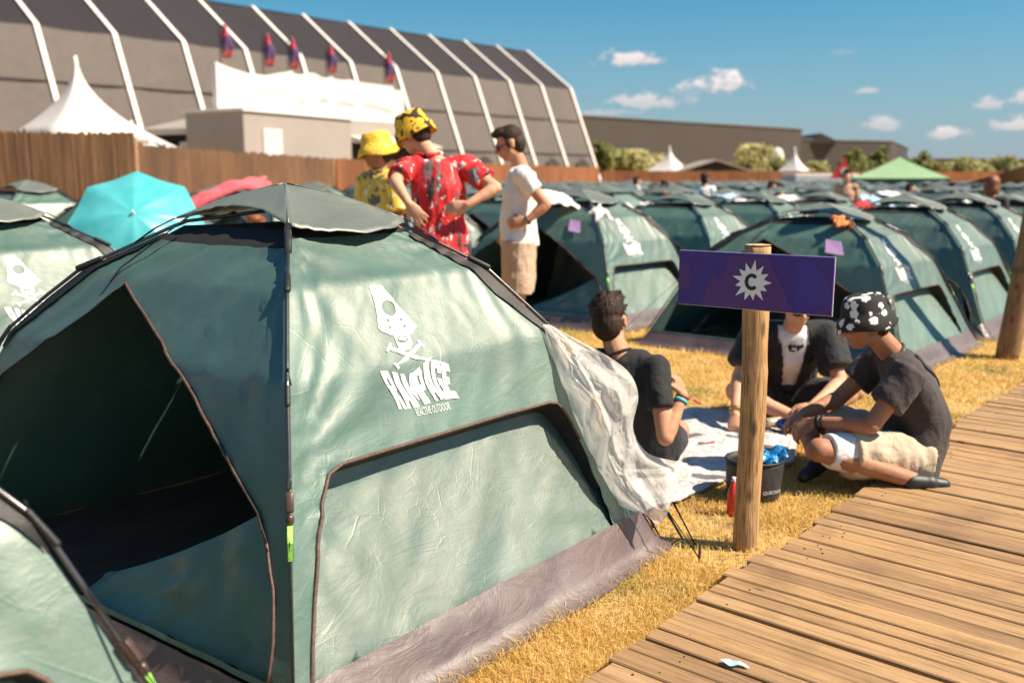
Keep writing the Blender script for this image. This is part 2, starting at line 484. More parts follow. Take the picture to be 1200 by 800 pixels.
def densify(poly, step, closed=True):
    out = []
    n = len(poly)
    for i in range(n if closed else n - 1):
        a, b = V((*poly[i], 0)), V((*poly[(i + 1) % n], 0))
        k = max(1, int((b - a).length / step))
        for t in range(k): out.append(tuple(a.lerp(b, t / k).xy))
    if not closed: out.append(tuple(poly[-1]))
    return out

def rounded(poly, r, n=5):
    out = []
    for i in range(len(poly)):
        p0, p1, p2 = V(poly[i - 1]), V(poly[i]), V(poly[(i + 1) % len(poly)])
        a = p1 + (p0 - p1).normalized() * min(r, (p0 - p1).length * .45); c = p1 + (p2 - p1).normalized() * min(r, (p2 - p1).length * .45)
        for k in range(n + 1):
            t = k / n; out.append(tuple((a * (1 - t) ** 2 + p1 * 2 * t * (1 - t) + c * t * t).xy))
    return out

def cdt_panel(fn, outline, holes, step, keep=None):
    """triangulated sheet over a 2-D outline with holes, mapped by fn(u,v)"""
    loops = [densify(outline, step)] + [densify(h, step * .8) for h in holes]
    pts = []; edges = []
    for L in loops:
        o = len(pts); pts += [V(p) for p in L]; edges += [(o + i, o + (i + 1) % len(L)) for i in range(len(L))]
    us = [p[0] for p in outline]; vs = [p[1] for p in outline]
    bpts = np.array([tuple(p) for p in pts])
    u = min(us) + step / 2
    k = 0
    while u < max(us):
        v = min(vs) + step * (.5 if k % 2 else .25)
        while v < max(vs):
            if inpoly((u, v), outline) and not any(inpoly((u, v), h) for h in holes):
                if np.min((bpts[:, 0] - u) ** 2 + (bpts[:, 1] - v) ** 2) > (step * .55) ** 2: pts.append(V((u, v)))
            v += step
        u += step * .87; k += 1
    r = delaunay_2d_cdt(pts, edges, [], 0, 1e-6)
    vs2, fs = r[0], r[2]
    bm = BM(); bv = [bm.verts.new(fn(p.x, p.y)) for p in vs2]
    for f in fs:
        c = (sum(vs2[i].x for i in f) / 3, sum(vs2[i].y for i in f) / 3)
        if inpoly(c, outline) and not any(inpoly(c, h) for h in holes):
            try: bm.faces.new([bv[i] for i in f])
            except ValueError: pass
    for v in [v for v in bm.verts if not v.link_faces]: bm.verts.remove(v)
    return bm

def strip(bm, fa, fb, ts, mi=0):
    A = [bm.verts.new(fa(t)) for t in ts]; B = [bm.verts.new(fb(t)) for t in ts]
    for i in range(len(ts) - 1): bm.faces.new((A[i], A[i + 1], B[i + 1], B[i])).material_index = mi

def lin(a, b, n): return [a + (b - a) * i / n for i in range(n + 1)]

WINO = [(.033, .095), (.038, .155), (.060, .312), (.078, .380), (.088, .408), (.103, .426), (.138, .437), (.23, .437), (.445, .436), (.699, .435), (.861, .431), (.890, .424), (.904, .405), (.912, .375), (.91, .278), (.897, .179), (.885, .095)]
ZIPL = [(.263, .771), (.43, .708), (.565, .647), (.724, .541), (.834, .450), (.923, .366), (.948, .315), (.962, .25), (.965, .17), (.955, .10)]
DOOR = [(.06, .10), (.04, .30), (.03, .44), (.05, .50), (.11, .555), (.177, .615), (.225, .69), (.245, .74)] + ZIPL

def text_mesh(body, width, height, wave=0.0, cuts=.02, bold=.0):
    cu = bpy.data.curves.new('t', 'FONT'); cu.body = body; cu.resolution_u = 3; cu.offset = bold
    o = bpy.data.objects.new('t', cu); link(o)
    dg = bpy.context.evaluated_depsgraph_get(); dg.update()
    me = bpy.data.meshes.new_from_object(o.evaluated_get(dg)); bpy.data.objects.remove(o)
    xs = [v.co.x for v in me.vertices]; ys = [v.co.y for v in me.vertices]
    for v in me.vertices:
        v.co.x = (v.co.x - min(xs)) / (max(xs) - min(xs)) * width; v.co.y = (v.co.y - min(ys)) / (max(ys) - min(ys)) * height
    return me

def poly_mesh2d(outer, holes=()):
    return cdt_panel(lambda u, v: V((u, v, 0)), outer, list(holes), .03)

def circ(c, rx, ry, n=20, rot=0):
    return [(c[0] + math.cos(2 * math.pi * i / n) * rx * math.cos(rot) - math.sin(2 * math.pi * i / n) * ry * math.sin(rot),
             c[1] + math.cos(2 * math.pi * i / n) * rx * math.sin(rot) + math.sin(2 * math.pi * i / n) * ry * math.cos(rot)) for i in range(n)]

def bar(a, b, w):
    a, b = V(a), V(b); d = (b - a).normalized(); p = V((-d.y, d.x)) * w / 2
    return [tuple(a + p), tuple(a - p), tuple(b - p), tuple(b + p)]

def build_logo(parent):
    """white print: beaked skull plate over crossed bones, a word below; drawn flat (x right, y down) and wrapped on the panel"""
    CU = (0.35569, 8.5951e-4, -4.966e-4, -4.4964e-7, 7.9243e-8, 4.0432e-7)
    CV = (0.81441, -4.7632e-5, -4.6916e-4, -6.2134e-8, -1.6092e-8, 8.8844e-8)
    def onto(me, off):
        for v in me.vertices:
            x, y = v.co.x, v.co.y; q = (1, x, y, x * y, x * x, y * y)
            v.co = surf('R', sum(a * b for a, b in zip(CU, q)), sum(a * b for a, b in zip(CV, q)), off)
        me.update(); return me
    def shape(outer, holes=(), step=14): return cdt_panel(lambda u, v: V((u, v, 0)), outer, list(holes), step)
    def joined(parts):
        big = BM()
        for b in parts:
            me = bpy.data.meshes.new('l'); b.to_mesh(me); b.free(); big.from_mesh(me); bpy.data.meshes.remove(me)
        me = bpy.data.meshes.new('print'); big.to_mesh(me); big.free(); return me
    P = [shape([(50, 68), (112, 60), (180, 112), (252, 178), (322, 255), (290, 298), (205, 310), (135, 285), (122, 270), (108, 205), (92, 150)],
               [circ((170, 168), 46, 33, 22, .7), circ((168, 231), 8, 7, 8), circ((183, 266), 8, 7, 8), circ((240, 222), 8, 7, 8), circ((258, 257), 8, 7, 8)]),
         shape([(206, 314), (286, 296), (300, 348), (290, 374), (262, 384), (232, 376), (222, 352)], [circ((250, 326), 30, 19, 18, -.1)], 9),
         shape(circ((250, 322), 22, 9, 14, -.1), (), 8)]
    P += [shape(bar((180, 368), (386, 444), 19)), shape(bar((343, 346), (224, 468), 19))]
    for c, d in (((180, 368), (8, -22)), ((386, 444), (8, -22)), ((343, 346), (16, 18)), ((224, 468), (16, 18))):
        P.append(shape(bar((c[0] - d[0], c[1] - d[1]), (c[0] + d[0], c[1] + d[1]), 13)))
    em = obj('emblem', onto(joined(P), .0030), M['print'], parent)
    GL = {'R': [(0, 0), (0, 1), (.62, 1), (.72, .86), (.72, .56), (.5, .46), (.74, 0), (.46, 0), (.28, .42), (.28, 0)],
          'A': [(0, 0), (.2, 1), (.58, 1), (.78, 0), (.52, 0), (.48, .22), (.3, .22), (.26, 0)],
          'M': [(0, 0), (0, 1), (.28, 1), (.5, .5), (.72, 1), (1, 1), (1, 0), (.74, 0), (.74, .55), (.56, .2), (.44, .2), (.26, .55), (.26, 0)],
          'P': [(0, 0), (0, 1), (.6, 1), (.72, .85), (.72, .5), (.6, .36), (.28, .36), (.28, 0)],
          'G': [(.1, 0), (0, .12), (0, .88), (.1, 1), (.72, 1), (.72, .68), (.46, .68), (.46, .8), (.27, .8), (.27, .2), (.46, .2), (.46, .36), (.38, .36), (.38, .54), (.72, .54), (.72, 0)],
          'E': [(0, 0), (0, 1), (.62, 1), (.62, .78), (.28, .78), (.28, .62), (.52, .62), (.52, .42), (.28, .42), (.28, .22), (.66, .22), (.66, 0)]}
    HO = {'R': [[(.28, .62), (.28, .82), (.46, .82), (.46, .62)]], 'A': [[(.34, .40), (.39, .78), (.44, .40)]], 'P': [[(.28, .54), (.28, .82), (.46, .82), (.46, .54)]]}
    ln = {'R': .78, 'A': .80, 'M': 1.05, 'P': .77, 'G': .78, 'E': .68}
    tot = sum(ln[c] for c in 'RAMPAGE'); x = 0; P = []
    def word(a, h):
        """a along the word 0..1, h up 0..1"""
        wv = 9 * math.sin(h * 5.2 + a * 3); hh = h * (1 + .10 * math.sin(a * 9 + 1)) - .04 * math.sin(a * 7)
        return (240 + 320 * a - 82 * hh + wv, 697 - 65 * a - 180 * hh)
    for c in 'RAMPAGE':
        q = lambda L: [word((x + p[0]) / tot, p[1]) for p in densify(L, .12)]
        P.append(shape(q(GL[c]), [q(h) for h in HO.get(c, [])], 13)); x += ln[c]
    obj('lettering', onto(joined(P), .0030), M['print'], em)
    me = text_mesh('REACTIVE OUTDOOR', 1.0, 1.0)
    for v in me.vertices: v.co = V((335 + 182 * v.co.x - 9 * v.co.y, 736 - 38 * v.co.x - 42 * v.co.y, 0))
    obj('small_lettering', onto(me, .0032), M['printfaint'], em, smooth=False)
    return em

M['floor'] = ripstop('tent_floor_shaded_mauve', (.030, .019, .024), .5, .2, .0, .4, gl=.02)  # mauve darkened to paint in the shade inside the tent
M['inner'] = ripstop('inner_tent_shaded_green', (.012, .040, .032), .5, .25, .0, .3, gl=.03)  # darker copy of the tent green, so the doorway looks unlit
def build_tent(root):
    # ---- panels
    STEP = .032
    out = [(0.0, .09), (1.0, .09), (1.0, .97), (0, .97)]
    r = obj('side_panel', cdt_panel(lambda u, v: surf('R', u, v), out, [WINO], .019), M['green'], root)
    r2 = obj('door_panel', cdt_panel(lambda u, v: surf('F', u, v), [(0, .09), (1, .09), (1, .935), (0, .935)], [DOOR], .022), M['green'], root)
    for f, nm in (('K', 'back_panel'), ('L', 'side_panel')):
        bm = BM(); us, vs = lin(0, 1, 14), lin(0, .95, 16)
        g = [[bm.verts.new(surf(f, u, v, 0, True)) for v in vs] for u in us]
        for i in range(14):
            for j in range(16): bm.faces.new((g[i][j], g[i + 1][j], g[i + 1][j + 1], g[i][j + 1]))
        obj(nm, bm, M['green'], root)
    # ---- window: sunk fabric under an awning edge, side walls, zip
    def depth(u, v): return -.012 - .075 * max(0, min(1, (v - .10) / .30))
    w = cdt_panel(lambda u, v: surf('R', u, v, depth(u, v)), [(.010, .092), (.02, .30), (.05, .50), (.95, .485), (.985, .36), (.95, .15), (.93, .092)], [], .022)
    win = obj('window_panel', w, M['green'], root)
    zl = [p for p in densify(WINO, .02) if True]
    # order the border from left bottom, over the top, to right bottom
    i0 = min(range(len(zl)), key=lambda i: (zl[i][0] - .033) ** 2 + (zl[i][1] - .095) ** 2)
    zl = zl[i0:] + zl[:i0]
    k1 = min(range(len(zl)), key=lambda i: (zl[i][0] - .911) ** 2 + (zl[i][1] - .33) ** 2)
    bm = BM(); tube(bm, [surf('R', p[0], p[1], .004) for p in zl[:k1 + 1]], .0055, 6); obj('zip', bm, M['zip'], win)
    bm = BM()
    L = [p for p in zl[:k1 + 6]]
    strip(bm, lambda i: surf('R', L[int(i)][0], L[int(i)][1], -.001), lambda i: surf('R', L[int(i)][0], L[int(i)][1] - .012, depth(*L[int(i)]) + .002), list(range(len(L))))
    obj('shaded_recess_wall', bm, M['black'], win)  # recess side wall coloured black for the shade under the awning edge
    # ---- door zip, inner door flap, threshold
    zd = densify(DOOR, .02)
    bm = BM(); 
    seg = [p for p in densify(ZIPL, .02, False)]
    tube(bm, [surf('F', p[0], p[1], .004) for p in seg], .005, 6)
    obj('door_zip', bm, M['zip'], root)
    bm = BM()
    seg2 = densify([(.263, .771), (.245, .74), (.225, .69), (.177, .615), (.11, .555), (.05, .50), (.03, .44)], .02, False)
    tube(bm, [surf('F', p[0], p[1], .003) for p in seg2], .004, 6)
    obj('door_binding', bm, M['black'], root)
    # folded-down door flap hanging inside the opening
    bm = BM(); us, vs = lin(0, 1, 26), lin(0, 1, 20)
    def flap(u, v):
        p = surf('F', .50 + .44 * u, .085 + v * (.27 * u ** 1.1 + .05), -.05 - .05 * v)
        n = noise.noise(V((u * 7, v * 1.6, 2))) * .022 + noise.noise(V((u * 17, v * 5, 5))) * .008
        return p + V((n, 0, 0))
    g = [[bm.verts.new(flap(u, v)) for v in vs] for u in us]
    for i in range(26):
        for j in range(20): bm.faces.new((g[i][j], g[i + 1][j], g[i + 1][j + 1], g[i][j + 1]))
    obj('door_flap', bm, M['green'], root)
    # ---- floor tub
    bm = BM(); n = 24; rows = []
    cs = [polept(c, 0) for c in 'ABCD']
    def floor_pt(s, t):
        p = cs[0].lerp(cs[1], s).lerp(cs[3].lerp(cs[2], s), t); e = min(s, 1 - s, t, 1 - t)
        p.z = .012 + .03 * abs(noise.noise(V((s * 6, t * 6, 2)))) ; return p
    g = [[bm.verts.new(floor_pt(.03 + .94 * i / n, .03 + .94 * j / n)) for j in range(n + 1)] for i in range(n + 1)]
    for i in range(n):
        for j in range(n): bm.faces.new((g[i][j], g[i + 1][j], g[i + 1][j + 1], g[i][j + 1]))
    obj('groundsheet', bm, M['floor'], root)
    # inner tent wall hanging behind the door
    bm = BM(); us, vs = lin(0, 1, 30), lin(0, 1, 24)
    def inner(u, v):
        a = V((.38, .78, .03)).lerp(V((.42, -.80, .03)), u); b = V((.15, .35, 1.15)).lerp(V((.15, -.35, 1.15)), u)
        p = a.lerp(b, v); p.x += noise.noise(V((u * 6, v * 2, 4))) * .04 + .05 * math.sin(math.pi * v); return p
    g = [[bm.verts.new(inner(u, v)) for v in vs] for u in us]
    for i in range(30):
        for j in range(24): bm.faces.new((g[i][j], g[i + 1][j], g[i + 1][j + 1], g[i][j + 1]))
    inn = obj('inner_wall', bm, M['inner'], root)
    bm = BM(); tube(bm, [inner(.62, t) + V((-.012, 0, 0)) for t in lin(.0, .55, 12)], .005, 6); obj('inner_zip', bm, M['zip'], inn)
    # ---- skirt all round
    bm = BM(); pts = []
    for f in 'RKLF':
        for u in lin(0, 1, 44)[:-1]: pts.append((f, u))
    rowz = [(.105, .006), (.065, .014), (.03, .018), (0, .022), (-.028, .06)]
    G = []
    for k, (f, u) in enumerate(pts):
        col = []
        for q, (v, off) in enumerate(rowz):
            w = (noise.noise(V((k * .11, v * 9, 3))) * .022 + noise.noise(V((k * .34, v * 22, 8))) * .010) * (1 if q else .0)
            p = surf(f, u, v, off + w * min(1, 5 * min(u, 1 - u) + .15))
            if q == 4: p.z = max(.004, p.z * .2 + .010)
            elif q == 3: p.z = max(.02, p.z)
            if f == 'F': 
                if v > .05: p = surf(f, u, v - .02, off)
            col.append(bm.verts.new(p))
        G.append(col)
    for k in range(len(G)):
        a, b = G[k], G[(k + 1) % len(G)]
        for j in range(len(rowz) - 1): bm.faces.new((a[j], b[j], b[j + 1], a[j + 1]))
    obj('skirt', bm, M['skirt'], root)
    # ---- dark mesh roof ring under the canopy
    bm = BM(); top = []
    for f in 'RKLF':
        v = .935 if f == 'F' else .955
        for u in lin(0, 1, 10)[:-1]: top.append((surf(f, u, v, -.004), surf(f, u, 1.0, .002)))
    c = bm.verts.new((0, 0, 1.262)); A = [bm.verts.new(p[0]) for p in top]; B = [bm.verts.new(p[1] + V((0, 0, .0))) for p in top]
    for i in range(len(A)):
        j = (i + 1) % len(A); bm.faces.new((A[i], A[j], B[j], B[i])); bm.faces.new((B[i], B[j], c))
    obj('mesh_roof', bm, M['meshblack'], root)
    # ---- canopy
    apex = V((-.01, .02, 1.402)); cor = {}
    for k in 'ABCD':
        p = polept(k, .985, .025); p.z += .012; cor[k] = p
    bm = BM(); NT, NS = 22, 14; ringsv = []
    secs = [('A', 'B', -.030, .085), ('B', 'C', .03, -.02), ('C', 'D', .03, -.02), ('D', 'A', .055, -.03)]
    ap = bm.verts.new(apex); cols = []
    for (a, b, lift, outw) in secs:
        for t in lin(0, 1, NT)[:-1]:
            e = cor[a].lerp(cor[b], t); s4 = 4 * t * (1 - t)
            mid = V((e.x, e.y, 0)).normalized()
            e = e + mid * (outw * s4 + noise.noise(V((t * 9, lift * 90, 1))) * .006) + V((0, 0, (lift + .008 * noise.noise(V((t * 11, lift * 70, 5)))) * s4))
            col = []
            for s in lin(0, 1, NS)[1:]:
                p = apex.lerp(e, s)
                p.z += -.006 * math.sin(math.pi * s) * (0.4 + .6 * s4) + .02 * math.sin(math.pi * s) * (1 - s4)
                p.z += noise.noise(V((p.x * 9, p.y * 9, 2))) * .008 * s + .004 * math.sin(t * 60) * math.exp(-4 * t) * s
                col.append(bm.verts.new(p))
            cols.append(col)
    for k in range(len(cols)):
        a, b = cols[k], cols[(k + 1) % len(cols)]
        bm.faces.new((ap, a[0], b[0]))
        for j in range(NS - 1): bm.faces.new((a[j], a[j + 1], b[j + 1], b[j]))
    can = obj('canopy', bm, M['canopy'], root)
    sd_ = can.modifiers.new('s', 'SOLIDIFY'); sd_.thickness = .003
    bm = BM()
    for k in 'ABCD':
        tube(bm, [apex.lerp(cor[k], s) + V((0, 0, .002 + .012 * math.sin(math.pi * s))) for s in lin(.02, .98, 10)], .0035, 5)
    obj('canopy_seam', bm, M['canopy'], can)
    bm = BM(); sph(bm, (0, 0, 1.335), (.05, .05, .035)); obj('hub', bm, M['black'], root)
    # ---- poles, sleeves, hinges
    for k in 'ABCD':
        bm = BM(); tube(bm, [polept(k, v, .016) for v in lin(.42 if k == 'A' else .05, 1.17, 34)], .0065, 8); po = obj('pole', bm, M['rod'], root)
        bm = BM()
        for v, rr in ((.795, .0115), (.58, .0085)):
            bm = BM(); p = polept(k, v, .017); q = polept(k, v + .03, .017)
            capsule(bm, p.lerp(q, -.5), q, rr, rr * .85, 10)
            obj('hinge', bm, M['black'], po)
    for f, u0, u1 in (('R', .935, .998), ('F', .002, .055), ('K', .002, .05), ('L', .95, .998), ('K', .95, .998)):
        bm = BM()
        strip(bm, lambda v: surf(f, u0 if u0 < .5 else u1 - (u1 - u0) * min(1, (v - .55) * 6), v, .007), lambda v: surf(f, u1 if u0 > .5 else u0 + (u1 - u0) * min(1, (v - .55) * 6), v, .010), lin(.56, .955, 40))
        obj('pole_sleeve', bm, M['black'], root)
    # ---- straps joining canopy corners to the body
    for k in 'ABD':
        bm = BM(); p = polept(k, .985, .03); q = polept(k, .90, .02)
        tube(bm, [p + V((0, 0, .01)), p.lerp(q, .5) + V((0, 0, .012)), q], .012, 6, ry=.003)
        obj('strap', bm, M['black'], root)
    # elastic stay from the canopy edge down to the door panel
    bm = BM(); tube(bm, [cor['D'].lerp(cor['A'], .20) + V((0, 0, .03)), surf('F', .19, .80, .015), surf('F', .20, .765, .012)], .0045, 6)
    obj('stay_cord', bm, M['rod'], root)
    # ---- tension cord with buckle at the front pole and the far pole
    for k in 'AB':
        p0, p1, p2, p3 = (polept(k, v, .02) for v in (.44, .37, .30, .03))
        bm = BM(); tube(bm, [p1, p2, p3], .004, 6); cd = obj('tension_cord', bm, M['black'], root)
        d = (p1 - p0).normalized()
        bm = BM(); box(bm, p0.lerp(p1, .6), (.022, .022, .055), d.to_track_quat('Z', 'Y').to_matrix(), bev=.005); sph(bm, p1, (.012, .012, .016), seg=8)
        obj('buckle', bm, M['buckle'], cd)
        bm = BM(); tube(bm, [p1.lerp(p2, .15), p1.lerp(p2, .95)], .0075, 8); obj('cord_sleeve', bm, M['neon'], cd)
        bm = BM(); q = polept(k, .62, .03); tube(bm, [q + V((0, 0, .0)), q + V((.01, 0, -.05)), q + V((.0, 0, -.09))], .004, 6); obj('toggle', bm, M['black'], cd)
    # guy lines pegged out from two corners
    for k, g_ in (('B', V((.86, -1.24, .01))), ('D', V((-1.35, 1.30, .01))), ('C', V((1.25, 1.35, .01)))):
        bm = BM(); a = polept(k, .50, .02); tube(bm, [a, g_], .0028, 5); gl_ = obj('guy_line', bm, M['black'], root)
        bm = BM(); tube(bm, [g_ + V((0, 0, .05)), g_ + V((0, 0, -.05))], .005, 6); obj('peg', bm, M['rod'], gl_)
    build_logo(root)

TROT = math.pi / 2 - AZ
MAIN_TH = R(38.5)
mO = V((-.800, 3.444, 0))
tent = thing('dome_tent', 'large green tent in front with open door and white skull print on its side', 'tent', mO, math.pi / 2 - MAIN_TH, 'green festival tents pitched in rows')
build_tent(tent)

def place_tent(loc, label, zs=.95, rot=0.0, tagpaper=False, sc=1.0):
    t = copy_tree(tent); t.location = loc; t.rotation_euler = (0, 0, TROT + rot); t.scale = (sc, sc, zs * sc)
    t['label'] = label
    if tagpaper:
        bm = BM(); us = [0, 1]; 
        a = [surf('F', .72 + .11 * i, .78 - .015 * i - .095 * j, .02) for i, j in ((0, 0), (1, 0), (1, 1), (0, 1))]
        bm.faces.new([bm.verts.new(p) for p in a]); obj('paper_tag', bm, M['lilac'], t, smooth=False)
    return t

# simple tent for the far rows: one mesh, several materials
def far_tent_mesh():
    bm = BM(); mats = [M['green_far'], M['black'], M['skirt'], M['canopy'], M['print']]
    for f in 'RFKL':
        us, vs = lin(0, 1, 8), [0, .1, .22, .34, .44, .55, .68, .79, .9, .97]
        g = [[bm.verts.new(surf(f, u, v, 0, False) + V((0, 0, 0))) for v in vs] for u in us]
        for i in range(8):
            for j in range(9):
                fa = bm.faces.new((g[i][j], g[i + 1][j], g[i + 1][j + 1], g[i][j + 1]))
                if j == 0: fa.material_index = 2
                elif f == 'R' and j == 3 and 0 < i < 7: fa.material_index = 1  # black band paints the shade at the top of the window
                elif f == 'R' and i == 7: fa.material_index = 1
    def poly(f, pts, off, mi): bm.faces.new([bm.verts.new(surf(f, u, v, off, False)) for u, v in pts]).material_index = mi
    poly('F', [(.05, .11), (.03, .4), (.12, .74), (.2, .77), (.55, .56), (.93, .30), (.92, .11), (.5, .10)], .035, 1)  # black sheet stands in for the unlit inside of the open door
    poly('R', [(.30, .82), (.39, .79), (.49, .64), (.43, .59), (.35, .66)], .012, 4)
    poly('R', [(.33, .60), (.58, .62), (.62, .495), (.39, .475)], .012, 4)
    apex = bm.verts.new((0, 0, 1.40)); E = []
    for a, b in ('AB', 'BC', 'CD', 'DA'):
        for t in lin(0, 1, 4)[:-1]:
            p = polept(a, .985, .025).lerp(polept(b, .985, .025), t); s4 = 4 * t * (1 - t)
            p += V((p.x, p.y, 0)).normalized() * .03 * s4 + V((0, 0, .015)); E.append(p)
    m1 = [bm.verts.new(V((p.x, p.y, p.z)).lerp(V((0, 0, 1.40)), .5) - V((0, 0, .008))) for p in E]; e1 = [bm.verts.new(p) for p in E]
    for i in range(len(E)):
        j = (i + 1) % len(E)
        bm.faces.new((apex, m1[i], m1[j])).material_index = 3; bm.faces.new((m1[i], e1[i], e1[j], m1[j])).material_index = 3
    tc = bm.verts.new((0, 0, 1.25)); 
    for k in 'ABCD':
        n0 = len(bm.faces); tube(bm, [polept(k, v, .02) for v in lin(.1, .98, 8)], .014, 5, mi=1)
    me = bpy.data.meshes.new('distant_tent'); bm.normal_update(); bm.to_mesh(me); bm.free()
    for q in mats: me.materials.append(q)
    me.polygons.foreach_set('use_smooth', [True] * len(me.polygons))
    return me
FAR_ME = far_tent_mesh()

# ---- the field
T2 = V((.72, 9.96, 0))
def grid(j, k): return T2 + E1 * (2.1 * j) + E2 * (2.72 * k)
GRP = 'green festival tents pitched in rows'
near = [
    (mO + V((-1.03, -1.82, 0)), 'green tent cut off at the bottom left corner of the photo', .92, R(2), False, 1.0),
    (V((-2.90, 5.02, 0)), 'green tent at the left edge beside the big front tent, skull print half cut off', .97, R(9), False, 1.0),
    (grid(0, 0), 'green tent right behind the man in white shirt, lilac tag beside its open door', .94, 0, True, 1.0),
    (V((2.66, 8.05, 0)), 'green tent behind the purple sign and seated men, lilac tag above its door', .87, R(-1), True, 1.0),
    (V((2.66, 8.05, 0)) + E1 * 2.05, 'green tent directly behind the lilac tagged tent next to the boardwalk', .90, R(1), False, 1.0),
    (V((2.66, 8.05, 0)) + E1 * 4.15, 'green tent half hidden by the round post at the right edge', .90, R(-2), False, 1.0),
    (grid(1.02, 0.02), 'second green tent back from the man in white, its skull print above the sign', .89, R(1), False, 1.0),
    (grid(2.05, 0.03), 'third green tent back in the row behind the man in white', .88, R(-2), False, 1.0),
    (grid(0, 1.0), 'green tent behind the man in red shirt, its slope showing below his elbow', .94, R(2), False, 1.0),
    (grid(.05, 2.0), 'green tent behind the man in the yellow hat, left of his shoulder', .94, R(1), False, 1.0),
    (V((-6.55, 12.9, 0)), 'green tent with white skull print beside the turquoise parasol at far left', 1.0, R(-3), True, 1.0),
    (V((-4.4, 11.0, 0)), 'green tent behind the turquoise parasol', .97, R(2), False, 1.0),
    (V((-3.9, 14.2, 0)), 'tent with a pink towel thrown over its roof', .97, R(-1), False, 1.0),
    (grid(1.0, 1.0), 'second row green tent between the men in red and white', .89, R(-1), False, 1.0),
    (grid(3.05, 0), 'fourth green tent back in the row behind the man in white', .87, R(1), False, 1.0),
    (V((2.66, 8.05, 0)) + E1 * 6.2, 'fourth green tent back in the boardwalk row, its tip left of the green gazebo', .87, 0, False, 1.0),
]
taken = [mO]
for loc, lb, zs, ro, tg, sc in near:
    place_tent(loc, lb, zs, ro, tg, sc); taken.append(loc)

# boundary: reed fence line (left near -> right far)
FL = [V((-15, 13.5)), V((-8.3, 20.4)), V((-6.8, 34)), V((5.7, 62)), V((34, 72))]
def beyond_fence(p):
    for a, b in zip(FL, FL[1:]):
        d = (b - a)
        if d.cross(p.xy - a) > -1.6 * d.length and 0 <= (p.xy - a).dot(d) / d.length_squared <= 1: return True
    return False
nfar = 0
cands = []
for j in range(-4, 40):
    for k in range(-1, 18):
        p = T2 + E1 * (1.98 * j) + E2 * (2.42 * k) + V((random.uniform(-.12, .12), random.uniform(-.12, .12), 0))
        if p.y < 9 or abs(p.x) > .60 * p.y + 1.5 or p.y > 66: continue
        if beyond_fence(p): continue
        if k >= 1 and j < 0 and p.x > -3.2: continue
        if k < 0 and j < 0: continue
        if any((p - q).length < 1.75 for q in taken): continue
        cands.append(p)
cands.sort(key=lambda p: p.length)
for i, p in enumerate(cands[:283]):
    o = bpy.data.objects.new('dome_tent', FAR_ME); link(o)
    o.location = p; o.rotation_euler = (0, 0, TROT + random.uniform(-.09, .09)); s = random.uniform(.95, 1.03)
    o.scale = (s, s, random.uniform(.87, .97))
    if p.y < 24:
        tag(o, 'green tent in the packed middle rows of the field, partly hidden by nearer tents', 'tent', GRP)
    else:
        tag(o, 'distant green tent low in the packed rows before the reed fence', 'tent', 'distant green tents before the fence')
print('far tents', len(cands))
# ================================================================== GROUND, GRASS, BOARDWALK
def ground():
    m, nt, b = new_mat('dry_ground')
    vec = coords(nt, 'Object')
    n = noise_tex(nt, vec, 1.3, 7, .65); n2 = noise_tex(nt, vec, 22, 6, .7); n3 = noise_tex(nt, vec, 110, 4, .7)
    c1 = ramp(nt, n.outputs[0], [(.3, (.44, .27, .085)), (.5, (.62, .40, .13)), (.72, (.72, .50, .18))])
    c2 = ramp(nt, n2.outputs[0], [(.3, (.30, .18, .07)), (.55, (.56, .37, .14)), (.75, (.70, .52, .24))])
    c = mixc(nt, .55, c1, c2)
    c = mixc(nt, ramp(nt, noise_tex(nt, vec, .7, 5, .6).outputs[0], [(.56, (0, 0, 0)), (.72, (.5, .5, .5))]), c, (.20, .19, .05))
    c = mixc(nt, ramp(nt, noise_tex(nt, coords(nt, 'Object', loc=(4, 2, 0)), 1.9, 5, .65).outputs[0], [(.56, (0, 0, 0)), (.66, (.8, .8, .8))]), c, (.20, .115, .055))
    nt.links.new(c, b.inputs['Base Color']); b.inputs['Roughness'].default_value = .95
    b1 = bump(nt, None, n2.outputs[0], .6, .03); bump(nt, b, n3.outputs[0], .8, .012, b1)
    bm = BM(); n = 70
    def gp(i, j):
        s = (i / n * 2 - 1); t = (j / n * 2 - 1)
        x = math.copysign(abs(s) ** 3 * 2500, s); y = math.copysign(abs(t) ** 3 * 2500, t) + 4
        r = math.hypot(x, y)
        return V((x, y, .0 - (0.012 * (.5 + noise.noise(V((x * .8, y * .8, 0)))) if r < 60 else 0)))
    g = [[bm.verts.new(gp(i, j)) for j in range(n + 1)] for i in range(n + 1)]
    for i in range(n):
        for j in range(n): bm.faces.new((g[i][j], g[i + 1][j], g[i + 1][j + 1], g[i][j + 1]))
    obj('ground', bm, m, kind='structure')
ground()

BW0 = gnd(1010, 572, .055); BW0.z = 0; BWc = BW0.dot(E2)          # left edge line of the boardwalk: p.E2 == BWc
def in_tent(p, m=0.0):
    q = p - mO; a = math.pi / 2 - MAIN_TH
    x = q.x * math.cos(a) + q.y * math.sin(a); y = -q.x * math.sin(a) + q.y * math.cos(a)
    return abs(x) < TW / 2 + m and abs(y) < TD / 2 + m
def in_blanket(p): return inpoly((p.x, p.y), BLK)
BLK = [tuple(gnd(*q).xy) for q in [(700, 600), (752, 606), (802, 588), (862, 562), (930, 548), (934, 520), (872, 486), (800, 482), (735, 490), (690, 530)]]

